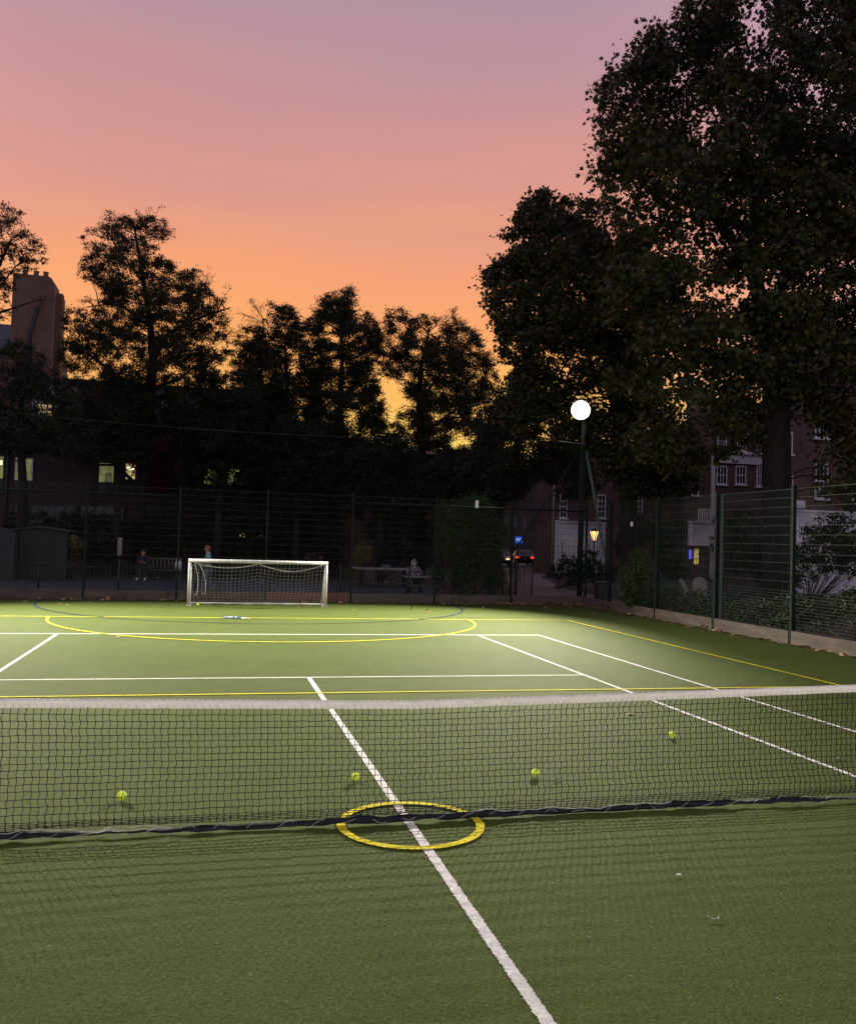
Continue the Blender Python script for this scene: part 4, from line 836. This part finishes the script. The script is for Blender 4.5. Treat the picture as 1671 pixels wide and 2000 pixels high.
# near brick house at right edge
YH = 30.5; bh = thing('brick_house', aty(1600, 1100, YH)*np.array([1, 1, 0]), 'dark red brick house with white sash windows at the right edge', 'house')
x0, x1, _, _ = rect(1534, 900, 1800, 960, YH); zw = aty(1600, 1001, YH)[2]
block('wall', 1534, 1800, 12.6, YH, 9, 'brick_brown', bh)
m = MB(); m.box((x0-.06, YH-.06, 0), (x1, YH-.003, zw)); m.box((x0-.1, YH-.12, zw+.003), (x1, YH-.003, zw+.10)); m.build('ground_floor', 'stucco', bh)
for a in ((1592, 908, 1613, 971), (1592, 800, 1613, 853), (1537, 926, 1544, 987), (1535, 846, 1544, 884), (1665, 915, 1690, 980)): window(*a, YH, 'glass_dark', 'white_paint', bh, (3, 2), fw=.06, sill='white_paint')
xa, xb, za, zb = rect(1548, 978, 1568, 993, YH); m = MB(); m.box((xa, YH-.16, za), (xb, YH-.004, zb)); m.build('vent_box', 'white_paint', bh, bevel=.02)
# ------------------------------------------------------------------ railings
def railing(name, label, P, Q, h, pitch, z0=0, bay=2.4, group=None):
    P, Q = np.array(P, float), np.array(Q, float); L = np.linalg.norm(Q-P); U = (Q-P)/L; t = thing(name, (*P, 0), label, 'railing', group); nb = max(1, round(L/bay))
    for i in range(nb+1):
        q = P+U*L*i/nb; m = MB(); m.tube([(*q, z0), (*q, z0+h+.08)], .03, 6); m.ball((*q, z0+h+.11), .045, 8, 6); m.build('post', 'black_metal', t)
        if i < nb:
            m = MB(); e = P+U*L*(i+1)/nb
            for zz in (.12, h-.08): m.tube([(*q, z0+zz), (*e, z0+zz)], .016, 4)
            n = int(L/nb/pitch)
            for k in range(1, n): r = q+(e-q)*k/n; m.tube([(*r, z0+.02), (*r, z0+h-.02), (*r, z0+h+.05)], [.010, .010, .003], 4, caps=False)
            m.build('panel', 'black_metal', t)
    return t
railing('iron_railing', 'low black iron railing just behind the far fence', (-11, 22.9), (7.4, 22.9), .95, .115)
railing('iron_railing', 'tall black iron railing in front of the white ground floor', aty(1044, 1060, 47)[:2], aty(1150, 1060, 47)[:2], 1.95, .24)
a, b = gnd(1012, 30.2), gnd(1042, 30.8); gt = railing('iron_gate', 'black iron gate standing half open beside the pink path', a[:2], b[:2], 1.25, .12, bay=1.2); gt['category'] = 'gate'
railing('handrail', 'slanting black handrail left of the iron gate', gnd(985, 29.6)[:2], gnd(1008, 30.2)[:2], 1.05, .2, bay=1.2)
railing('iron_railing', 'black iron railing crossing in front of the yellow doorway', aty(1334, 1090, 43.5)[:2], aty(1400, 1090, 43.5)[:2], 2.0, .17)
# ------------------------------------------------------------------ furniture beyond the fence
def slab(m, c, u, v, w, dd, z, th):                                  # oriented box helper
    c, u, v = np.array(c[:2]), np.array(u), np.array(v); vs = []
    for zz in (z-th/2, z+th/2):
        for su, sv in ((-1, -1), (1, -1), (1, 1), (-1, 1)): vs.append((*(c+u*su*w/2+v*sv*dd/2), zz))
    m.add(vs, [(0, 3, 2, 1), (4, 5, 6, 7), (0, 1, 5, 4), (1, 2, 6, 5), (2, 3, 7, 6), (3, 0, 4, 7)])
EX, EY = (1, 0), (0, 1)
c = gnd(318, 37.2); bn = thing('park_bench', c, 'dark slatted park bench beyond the fence left of the goal', 'bench')
m = MB()
for k in range(5): slab(m, c+np.array([0, -.2+.1*k, 0]), EX, EY, 1.7, .075, .43, .03)
m.build('seat', 'timber', bn)
m = MB()
for k in range(11): m.box((c[0]-.78+.155*k-.035, c[1]+.24, .5), (c[0]-.78+.155*k+.035, c[1]+.27, .86))
m.box((c[0]-.86, c[1]+.22, .86), (c[0]+.86, c[1]+.28, .93)); m.build('backrest', 'timber', bn)
for sx in (-.8, .8):
    for sy in (-.22, .25): m = MB(); m.box((c[0]+sx-.035, c[1]+sy-.035, 0), (c[0]+sx+.035, c[1]+sy+.035, .415 if sy < 0 else .86)); m.build('leg', 'timber', bn)
    m = MB(); m.box((c[0]+sx-.035, c[1]-.25, .62), (c[0]+sx+.035, c[1]+.22, .66)); m.build('armrest', 'timber', bn)
cb = c
c = gnd(352, 36.7); m = MB(); m.tube([(c[0], c[1], .45), (c[0], c[1], .47), (c[0], c[1], .78), (c[0], c[1], .84)], [.10, .14, .13, .04], 10); m.tube([(c[0]-.08, c[1], .82), (c[0]-.05, c[1], .95), (c[0]+.05, c[1], .95), (c[0]+.08, c[1], .82)], .012, 5)
o = m.build('carrier_bag', 'white_shoe'); own_origin(o, (c[0], c[1], .45)); tag(o, 'small pale bag standing at the right end of the park bench', 'bag')
c = gnd(755, 37); tt = thing('table_tennis_table', c, 'grey outdoor table tennis table beyond the fence, right of the goal', 'table')
m = MB(); m.box((c[0]-1.3, c[1]-.76, .72), (c[0]+1.3, c[1]+.76, .77)); m.build('table_top', 'concrete', tt, bevel=.01)
m = MB(); m.box((c[0]-.02, c[1]-.8, .772), (c[0]+.02, c[1]+.8, .93)); m.build('net', 'galv', tt)
for sx in (-.9, .9): m = MB(); m.box((c[0]+sx-.06, c[1]-.5, 0), (c[0]+sx+.06, c[1]+.5, .718)); m.build('leg', 'black_metal', tt)
c = gnd(835, 31.0); pt = thing('picnic_table', c, 'dark picnic table with benches beyond the fence, left of the big bush', 'table')
m = MB()
for k in range(4): m.box((c[0]-.78, c[1]-.33+.17*k, .68), (c[0]+.78, c[1]-.18+.17*k, .72))
m.build('table_top', 'concrete', pt)
for sy in (-.72, .72): m = MB(); m.box((c[0]-.78, c[1]+sy-.13, .40), (c[0]+.78, c[1]+sy+.13, .44)); m.build('bench_seat', 'timber', pt)
for sx in (-.55, .55):
    m = MB(); m.tube([(c[0]+sx, c[1]-.6, 0), (c[0]+sx, c[1]-.2, .68)], .035, 5); m.tube([(c[0]+sx, c[1]+.6, 0), (c[0]+sx, c[1]+.2, .68)], .035, 5); m.tube([(c[0]+sx, c[1]-.8, .375), (c[0]+sx, c[1]+.8, .375)], .03, 5); m.build('leg', 'timber', pt)
ct = c
c = gnd(81, 35.0); sh = thing('garden_shed', c, 'dark green shed with shallow roof at far left beyond the fence', 'shed')
z1 = at(81, 1036, 35)[2]; z0 = at(81, 1087, 35)[2]
m = MB(); m.prism([(c[0]-1.02, 0), (c[0]+1.02, 0), (c[0]+1.02, z1-.05), (c[0]-.15, z1+.10), (c[0]-1.02, z1-.06)], 'y', c[1], c[1]+1.9); m.build('wall', 'shed', sh)
m = MB(); m.prism([(c[0]-1.12, z1-.05), (c[0]-.15, z1+.105), (c[0]+1.14, z1-.035), (c[0]+1.14, z1+.02), (c[0]-.15, z1+.17), (c[0]-1.12, z1+.01)], 'y', c[1]-.15, c[1]+2.05); m.build('roof', 'felt', sh)
m = MB(); m.box((c[0]-.4, c[1]-.03, .05), (c[0]+.45, c[1]-.003, z1-.25)); m.build('door', 'shed', sh, bevel=.01)
c = gnd(6, 34); sd = thing('storage_box', c, 'grey rounded storage box at the left edge next to the green shed', 'box')
z1 = at(10, 1030, 34)[2]; m = MB(); m.prism([(c[0]-.9, 0), (c[0]+.45, 0), (c[0]+.45, z1-.3), (c[0]+.2, z1-.1), (c[0]-.3, z1), (c[0]-.9, z1-.05)], 'y', c[1], c[1]+1.2); m.build('body', 'felt', sd)
c = gnd(236, 37.3); z0, z1 = at(236, 1085, 37.3)[2], at(236, 1050, 37.3)[2]
wb = thing('white_board', c, 'narrow white upright notice board between the dark shrubs left of the bench', 'sign'); m = MB(); m.box((c[0]-.08, c[1]-.02, z0), (c[0]+.1, c[1]+.02, z1)); m.build('panel', 'render_dull', wb); m = MB(); m.tube([(c[0], c[1]+.05, 0), (c[0], c[1]+.05, z1)], .03, 6); m.build('post', 'black_metal', wb)
c = gnd(1180, 29.6); bi = thing('litter_bin', c, 'black litter bin with its lit top painted pale, just outside the fence corner', 'bin')
m = MB(); m.box((c[0]-.22, c[1]-.22, 0), (c[0]+.22, c[1]+.22, .70)); m.build('body', 'bin', bi, bevel=.03); m = MB(); m.box((c[0]-.23, c[1]-.23, .703), (c[0]+.23, c[1]+.23, .76)); m.build('lid', 'bin', bi, bevel=.02)
m = MB(); m.box((c[0]-.16, c[1]-.16, .762), (c[0]+.18, c[1]+.1, .775)); m.build('lit_top', 'cream', bi)  # pale sheet added for the light falling on the black lid
for px, d, lab in ((1013, 45, 'grey metal cycle hoop at the left edge of the path'), (1021, 46.5, 'grey metal cycle hoop a little farther along the path edge')):
    c = gnd(px, d); m = MB(); m.tube([(c[0]-.16, c[1], 0), (c[0]-.16, c[1], .75), (c[0]-.1, c[1], .85), (c[0]+.1, c[1], .85), (c[0]+.16, c[1], .75), (c[0]+.16, c[1], 0)], .025, 6)
    o = m.build('cycle_hoop', 'galv'); own_origin(o, c); tag(o, lab, 'cycle stand', 'cycle hoops by the path')
# pale chair and handrail behind the side fence
c = gnd(1376, 26.5); ch = thing('garden_chair', c, 'pale chair with rounded back behind the right side fence', 'chair')
m = MB(); vs = []; pr = [(-.23, .35), (-.25, .6), (-.23, .95), (-.15, 1.07), (0, 1.11), (.15, 1.07), (.23, .95), (.25, .6), (.23, .35)]
m.prism([(c[0]+u, w) for u, w in pr], 'y', c[1]+.2, c[1]+.25); m.build('backrest', 'cream', ch, bevel=.01)
m = MB(); m.box((c[0]-.25, c[1]-.25, .42), (c[0]+.25, c[1]+.19, .46)); m.build('seat', 'cream', ch, bevel=.01)
for sx in (-.21, .21):
    for sy in (-.21, .21): m = MB(); m.tube([(c[0]+sx, c[1]+sy, 0), (c[0]+sx*.9, c[1]+sy*.9, .42)], .02, 6); m.build('leg', 'galv', ch)
c = gnd(1405, 25); m = MB(); m.tube([(c[0]-.12, c[1], 0), (c[0]-.12, c[1], .78), (c[0]-.06, c[1], .86), (c[0]+.06, c[1], .86), (c[0]+.10, c[1]+.3, .80), (c[0]+.10, c[1]+.3, 0)], .018, 6)
o = m.build('hoop_rail', 'galv'); own_origin(o, c); tag(o, 'thin grey hoop rail right of the pale chair behind the side fence', 'rail')
q = [at(px, py, 26.5) for px, py in ((1343, 1165), (1338, 1150), (1331, 1137), (1328, 1131))]; b0 = gnd(1345, 26.5); m = MB(); m.tube([b0]+q, [.09, .08, .07, .07, .05], 8)
m.tube([q[1], at(1346, 1148, 26.6)], [.05, .02], 6); o = m.build('tree_stump', 'cream'); own_origin(o, b0); tag(o, 'pale leaning bare branch stump left of the pale chair', 'stump')
# ------------------------------------------------------------------ street: sign, lantern, cars
YS = 56; x0, x1, z0, z1 = rect(1006, 1048, 1020, 1061, YS); sn = thing('street_sign', ((x0+x1)/2, YS, 0), 'small blue sign with white marks above the parked cars', 'sign')
m = MB(); m.box((x0, YS-.02, z0), (x1, YS+.02, z1)); m.build('panel', 'sign_blue', sn)
m = MB(); w = x1-x0; h = z1-z0
for u, v, a, b in ((.12, .35, .08, .4), (.26, .45, .10, .3), (.42, .5, .12, .2), (.44, .2, .06, .25), (.60, .55, .14, .2), (.66, .2, .05, .3), (.8, .4, .08, .35)): m.box((x0+w*u, YS-.026, z0+h*v), (x0+w*(u+a), YS-.021, z0+h*(v+b)))
m.build('marks', 'sign_white', sn); m = MB(); m.tube([((x0+x1)/2, YS+.06, 0), ((x0+x1)/2, YS+.06, z1)], .035, 8); m.build('post', 'black_metal', sn)
c = gnd(1161, 47); x0, x1, z0, z1 = rect(1152, 1038, 1169, 1056, c[1]); sl = thing('street_lantern', c, 'glowing amber lantern on a black post right of the mast', 'lamp')
m = MB(); m.tube([(c[0], c[1], 0), (c[0], c[1], z0-.05)], [.06, .035], 8); m.build('post', 'black_metal', sl)
m = MB(); r = (x1-x0)/2; m.tube([(c[0], c[1], z0), (c[0], c[1], z1)], [.08, r], 6, smooth=False); m.build('glass', 'lantern', sl)
m = MB(); m.tube([(c[0], c[1], z1+.002), (c[0], c[1], z1+.1), (c[0], c[1], z1+.2)], [r+.05, r*.6, .03], 6, smooth=False); m.tube([(c[0], c[1], z0-.06), (c[0], c[1], z0-.002)], .09, 6); m.build('cap', 'black_metal', sl)
m = MB()
for k in range(6): th = 2*PI*(k+.5)/6; m.tube([(c[0]+.085*math.cos(th), c[1]+.085*math.sin(th), z0), (c[0]+(r+.01)*math.cos(th), c[1]+(r+.01)*math.sin(th), z1)], .02, 4)
m.build('glazing_bar', 'black_metal', sl)
def car(c, yaw, label, rear=True):
    t = thing('parked_car', (0, 0, 0), label, 'car', 'cars on the street'); W = .86
    m = MB()                                                        # rear at -y
    pr = [(-2.1, .28), (-2.16, .62), (-2.08, .92), (-1.9, .98), (-1.35, 1.42), (.25, 1.44), (.95, .98), (1.95, .80), (2.12, .58), (2.1, .28)]
    secs = [(-W, .0), (-W*.98, .0), (W*.98, 0), (W, 0)]
    vs = []
    for sx in (-1, -.5, .5, 1):
        for y, z in pr: vs.append((sx*W*(1 if z < 1 else .80), y*(1 if abs(sx) < .9 else .985), z if abs(sx) < .9 else z-.015*(z > .9)))
    n = len(pr); fs = [(s*n+i, s*n+(i+1) % n, (s+1)*n+(i+1) % n, (s+1)*n+i) for s in range(3) for i in range(n)]+[tuple(range(n)), tuple(range(4*n-1, 3*n-1, -1))]
    m.add(vs, fs); m.build('body', 'car_paint', t, bevel=.04)
    m = MB(); m.add([(-.62, -1.93, .99), (.62, -1.93, .99), (.55, -1.42, 1.405), (-.55, -1.42, 1.405)], [(0, 1, 2, 3)]); m.build('rear_window', 'glass_dark', t)
    m = MB(); m.add([(-.64, .98, .99), (.64, .98, .99), (.56, .31, 1.43), (-.56, .31, 1.43)], [(0, 3, 2, 1)]); m.build('windscreen', 'glass_dark', t)
    for sx in (-1, 1):
        m = MB(); m.box((sx*.66-.15, -2.18, .70), (sx*.66+.15, -2.06, .86)); m.build('taillight', 'tail', t, bevel=.02)
        m = MB(); m.box((sx*.64-.17, 2.02, .60), (sx*.64+.17, 2.12, .74)); m.build('headlight', 'head' if not rear else 'galv', t, bevel=.02)
        for y in (-1.35, 1.3):
            m = MB(); m.tube([(sx*.70, y, .31), (sx*.88, y, .31)], .31, 20); w_ = m.build('wheel', 'tyre', t); m = MB(); m.tube([(sx*.885, y, .31), (sx*.89, y, .31)], .19, 14); m.build('rim', 'galv', w_)
    m = MB(); m.box((-.26, -2.19, .55), (.26, -2.165, .66)); m.build('number_plate', 'cream', t)
    t.location = c; t.rotation_euler = (0, 0, yaw); return t
car(gnd(1020, 80), -.2, 'dark car with red tail lights glowing beyond the gate', True)
car(gnd(978, 76), PI-.3, 'dark car with amber headlights facing the court, left of the red tail lights', False)
# ------------------------------------------------------------------ people
def skin_mesh(V, E, R, sub=2):
    me = bpy.data.meshes.new('tmp'); me.from_pydata([tuple(v) for v in V], E, []); o = bpy.data.objects.new('tmp', me); COL.objects.link(o)
    md = o.modifiers.new('s', 'SKIN'); md.use_smooth_shade = True; sv = me.skin_vertices[0].data if me.skin_vertices else None
    if sv is None:
        bpy.context.view_layer.update(); sv = me.skin_vertices[0].data
    for i, r in enumerate(R): sv[i].radius = (r, r) if not hasattr(r, '__len__') else r; sv[i].use_root = (i == 0)
    s2 = o.modifiers.new('u', 'SUBSURF'); s2.levels = sub; s2.render_levels = sub
    dg = bpy.context.evaluated_depsgraph_get(); r = bpy.data.meshes.new_from_object(o.evaluated_get(dg)); bpy.data.objects.remove(o); return r
def person(base, yaw, H, J, label, cloth_top, cloth_leg, hair, skin, shoe, hairlong=.0, hood=False):
    """J: joints (right, forward, up) for a 1.70 m figure"""
    t = thing('person', (0, 0, 0), label, 'person'); k = H/1.7; J = {n: np.array(p, float)*k for n, p in J.items()}
    names = ['pelvis', 'waist', 'chest', 'neck', 'head0', 'head1', 'head2']
    V = [J['pelvis'], J['waist'], J['chest'], J['neck'], J['head']-np.array([0, 0, .06])*k, J['head'], J['head']+np.array([0, -.01, .08])*k]
    R = [(.15, .11), (.13, .10), (.15, .11), .055, .07, .088, .06]; E = [(i, i+1) for i in range(6)]
    R = [tuple(np.array(r)*k) if hasattr(r, '__len__') else r*k for r in R]
    chains = {}
    def chain(root, pts, rad):
        i0 = root
        ids = []
        for p, r in zip(pts, rad): V.append(p); R.append(r*k); E.append((i0, len(V)-1)); i0 = len(V)-1; ids.append(i0)
        return ids
    for s in 'lr':
        chain(2, [J['sh'+s], J['el'+s], J['wr'+s], J['ha'+s]], [.062, .045, .030, .036])
        chain(0, [J['hi'+s], J['kn'+s], J['an'+s], J['to'+s]], [.095, .062, .042, .035])
    body = skin_mesh(V, E, R)
    import bmesh
    mb = MB()
    for s in 'lr':                                                  # fingers and thumb
        w, h = J['wr'+s], J['ha'+s]; d = (h-w)/np.linalg.norm(h-w); side = np.cross(d, [0, 0, 1.]); side = side/(np.linalg.norm(side)+1e-6) if np.linalg.norm(side) > .2 else np.array([0, 1., 0]); dn = np.cross(side, d)
        for f, ln in zip((-1.5, -.5, .5, 1.5), (.062, .075, .08, .066)):
            b0 = h+d*.02*k+side*f*.018*k; mb.tube([b0, b0+d*ln*.5*k+dn*.006*k, b0+d*ln*k+dn*.022*k], [.009*k, .008*k, .006*k], 6)
        b0 = w+d*.03*k+side*.03*k; mb.tube([b0, b0+(d*.5+side*.6)*.035*k, b0+(d*.9+side*.5)*.06*k], [.011*k, .010*k, .008*k], 6)
    hd = J['head']; fw = J.get('face', np.array([0, 1., 0])); fw = fw/np.linalg.norm(fw); rt = np.cross(fw, [0, 0, 1.])
    mb.tube([hd+fw*.078*k+np.array([0, 0, .012])*k, hd+fw*.105*k-np.array([0, 0, .025])*k, hd+fw*.08*k-np.array([0, 0, .03])*k], [.008*k, .015*k, .01*k], 6)
    for s in (-1, 1): mb.ball(hd+rt*s*.088*k-np.array([0, 0, .01])*k, np.array([.014, .022, .032])*k, 8, 6); mb.ball(hd+fw*.080*k+rt*s*.032*k+np.array([0, 0, .012])*k, .011*k, 8, 6, 1)
    mb.tube([hd+fw*.084*k+rt*.025*k-np.array([0, 0, .055])*k, hd+fw*.09*k-np.array([0, 0, .053])*k, hd+fw*.084*k-rt*.025*k-np.array([0, 0, .055])*k], .007*k, 5, 1)
    bm = bmesh.new(); bm.from_mesh(body); tm = bpy.data.meshes.new('t'); tm.from_pydata(mb.v, [], mb.f); tm.polygons.foreach_set('material_index', mb.mi); bm.from_mesh(tm); bm.to_mesh(body); bm.free()
    link('body', body, [skin, 'hair_dark'], t)
    # clothing
    V2 = [J['pelvis']*.5+J['waist']*.5, J['waist'], J['chest'], J['neck']-np.array([0, 0, .03])*k]; R2 = [(.18*k, .14*k), (.16*k, .13*k), (.175*k, .135*k), .07*k]; E2 = [(0, 1), (1, 2), (2, 3)]
    for s in 'lr':
        i0 = 2
        for p, r in zip([J['sh'+s], J['el'+s], J['wr'+s]], [.080, .062, .048]): V2.append(p); R2.append(r*k); E2.append((i0, len(V2)-1)); i0 = len(V2)-1
    link('jacket' if hood else 'shirt', skin_mesh(V2, E2, R2), cloth_top, t)
    V3 = [J['pelvis']]; R3 = [(.17*k, .135*k)]; E3 = []
    for s in 'lr':
        i0 = 0
        for p, r in zip([J['hi'+s], J['kn'+s], J['an'+s]], [.112, .078, .060]): V3.append(p); R3.append(r*k); E3.append((i0, len(V3)-1)); i0 = len(V3)-1
    link('trousers', skin_mesh(V3, E3, R3), cloth_leg, t)
    for s in 'lr':
        a, b = J['an'+s]-np.array([0, 0, .04])*k, J['to'+s]; m = MB(); d = b-a; m.tube([a-d*.25, a, a+d*.6, b+d*.15], [.035*k, .05*k, .045*k, .025*k], 10); m.build('shoe', shoe, t)
    m = MB(); hc = hd+np.array([0, 0, .035])*k-fw*.02*k
    m.ball(hc, np.array([.098, .108, .09])*k, 16, 10)
    if hood: m.tube([hd-fw*.06*k-np.array([0, 0, .14])*k, hd-fw*.05*k, hd+np.array([0, 0, .07])*k-fw*.01*k], [.10*k, .115*k, .07*k], 12)
    else: m.ball(hd-fw*.045*k-np.array([0, 0, .02])*k, np.array([.095, .085, .10])*k, 14, 10)
    m.build('hood' if hood else 'hair', cloth_top if hood else hair, t)
    t.location = base; t.rotation_euler = (0, 0, yaw); return t
walk = dict(pelvis=(0, 0, .92), waist=(0, .01, 1.08), chest=(0, .0, 1.28), neck=(0, .01, 1.45), head=(0, .05, 1.575), shl=(-.17, 0, 1.38), shr=(.17, 0, 1.38), ell=(-.20, .06, 1.12), elr=(.20, .02, 1.12),
            wrl=(-.14, .27, 1.07), wrr=(.14, .24, 1.04), hal=(-.10, .34, 1.08), har=(.10, .31, 1.05), hil=(-.09, 0, .88), hir=(.09, 0, .88), knl=(-.09, .16, .50), knr=(.09, .0, .49), anl=(-.09, .14, .09), anr=(.09, -.24, .13), tol=(-.09, .28, .04), tor=(.09, -.12, .03))
person(gnd(410, 30.0), PI/2+.1, 1.60, walk, 'person with short reddish hair in a pale blue checked shirt walking behind the goal', 'plaid', 'denim', 'hair_red', 'skin', 'dark_cloth')
sit = dict(pelvis=(0, 0, .52), waist=(0, -.01, .68), chest=(0, .02, .90), neck=(0, .05, 1.07), head=(0, .08, 1.20), shl=(-.17, .02, 1.0), shr=(.17, .02, 1.0), ell=(-.22, .12, .76), elr=(.22, .12, .76),
           wrl=(-.10, .34, .72), wrr=(.10, .34, .74), hal=(-.05, .39, .74), har=(.05, .39, .77), hil=(-.09, .06, .52), hir=(.09, .06, .52), knl=(-.12, .46, .52), knr=(.12, .46, .52), anl=(-.14, .50, .10), anr=(.16, .52, .10), tol=(-.16, .66, .04), tor=(.19, .68, .04))
p2 = cb+np.array([-.72, -.02, 0]); person((p2[0], p2[1], .0), PI, 1.65, sit, 'person in dark clothes and white shoes sitting on the left end of the park bench', 'dark_cloth', 'dark_cloth', 'hair_dark', 'skin', 'white_shoe')
sit3 = dict(sit); sit3.update(ell=(-.26, .18, .80), elr=(.26, .18, .80), wrl=(-.12, .40, .80), wrr=(.12, .40, .80), hal=(-.05, .44, .80), har=(.05, .44, .80))
p3 = np.array([gnd(815, 31.3)[0], ct[1]+.72, 0]); person((p3[0], p3[1], -.03), PI, 1.7, sit3, 'person in a grey hooded jacket sitting behind the picnic table', 'grey_cloth', 'dark_cloth', 'hair_dark', 'skin_pale', 'dark_cloth', hood=True)
# ------------------------------------------------------------------ litter
P = []
for _ in range(520):
    x = random.uniform(-10, 10.3); den = .35+.65*(math.sin(x*1.3)+math.sin(x*.47+2) > -.2)
    if random.random() < den: P.append((x, 20.97-abs(random.gauss(0, .13)), random.uniform(.012, .05)))
for _ in range(260): P.append((random.uniform(7.5, 10.4), 20.9-abs(random.gauss(0, .16)), random.uniform(.012, .06)))
for _ in range(170): P.append((10.47-abs(random.gauss(0, .16)), random.uniform(4, 20.9), random.uniform(.012, .03)))
for _ in range(60): P.append((random.uniform(-9, 10), 20.6-abs(random.gauss(0, 1.3)), .015))
LC = [(.20, .12, .05), (.26, .17, .07), (.14, .07, .03), (.32, .24, .12), (.10, .05, .03)]
o = leaves('fallen_leaves', np.array(P), .13, 'plane', LC, None, 'litter', flat=.25); o['kind'] = 'stuff'
P = np.array([(random.uniform(-24, 8), random.uniform(33.2, 35), random.uniform(.01, .06)) for _ in range(900)]); o = leaves('leaf_litter', P, .11, 'plane', LC, None, 'litter', flat=.25); o['kind'] = 'stuff'
P = np.array([(random.uniform(-7, 6), random.uniform(21.25, 21.7), random.uniform(.0, .02)) for _ in range(1500)])
T = MB()
for p in P: h = random.uniform(.06, .24); T.add([(p[0]-.004, p[1], 0), (p[0]+.004, p[1], 0), (p[0]+random.gauss(0, .03), p[1]+random.gauss(0, .03), h)], [(0, 1, 2)])
M['grass'] = pm('grass', (.05, .065, .02), (.09, .10, .035), 8, .8, 0); o = T.build('rough_grass', 'grass', recalc=False); o['kind'] = 'stuff'
# small bits lying on the turf
def bit(name, label, cat, x, y, pts, r, mat, n=6):
    m = MB(); m.tube([(x+a, y+b, .012+c) for a, b, c in pts], r, n); o = m.build(name, mat); own_origin(o, (x, y, 0)); tag(o, label, cat)
def dleaf(x, y, s, col, label):
    me_o = leaves('fallen_leaf', np.array([(x, y, .03)]), s, 'plane', [col], None, 'litter', flat=.3); own_origin(me_o, (x, y, 0)); tag(me_o, label, 'leaf', 'leaves on the court')
dleaf(3.42, 3.46, .11, (.06, .035, .02), 'dark curled leaf on the turf beyond the net, left of the singles sideline')
dleaf(4.40, 1.21, .10, (.035, .03, .02), 'small dark leaf at the right edge behind the net')
dleaf(4.9, 2.35, .09, (.04, .035, .02), 'dark leaf near the doubles sideline behind the net')
dleaf(-3.0, 11.2, .09, (.4, .36, .2), 'tiny pale leaf alone on the bright turf near the far left corner')
dleaf(9.4, 17.6, .16, (.35, .27, .13), 'yellow leaf lying on the turf beside the right kickboard')
dleaf(4.3, 19.0, .15, (.5, .45, .3), 'pale leaf on the far turf right of the goal')
bit('twig', 'dark twig on the turf next to the third ball', 'twig', 1.43, .86, [(-.03, -.02, 0), (0, 0, .01), (.02, .03, 0), (.05, .02, .006)], [.003, .005, .004, .002], 'twig')
bit('paper_scrap', 'small white peg-like scrap on the near turf at right', 'litter', 1.36, -1.2, [(-.016, 0, 0), (0, .002, .002), (.016, 0, 0)], [.0035, .004, .0035], 'white_shoe')
bit('feather', 'small grey feather on the near turf at lower right', 'feather', 1.23, -1.79, [(-.03, .017, .006), (-.013, 0, .001), (.009, -.009, .001), (.026, -.007, .004)], [.002, .0028, .0028, .005], 'galv')
o = None
m = MB()
for _ in range(130):
    d = random.uniform(2.6, 22); px = random.uniform(-50, 1700); p = gnd(px, d)
    if p[1] > 20.5 or abs(p[0]) > 10.3: continue
    a = random.uniform(0, PI); l = random.uniform(.004, .012); u = np.array([math.cos(a), math.sin(a), 0])*l; m.tube([p-u+np.array([0, 0, .008]), p+np.array([0, 0, .012]), p+u+np.array([0, 0, .008])], .0018, 4)
o = m.build('turf_crumbs', 'cream', recalc=False); o['kind'] = 'stuff'
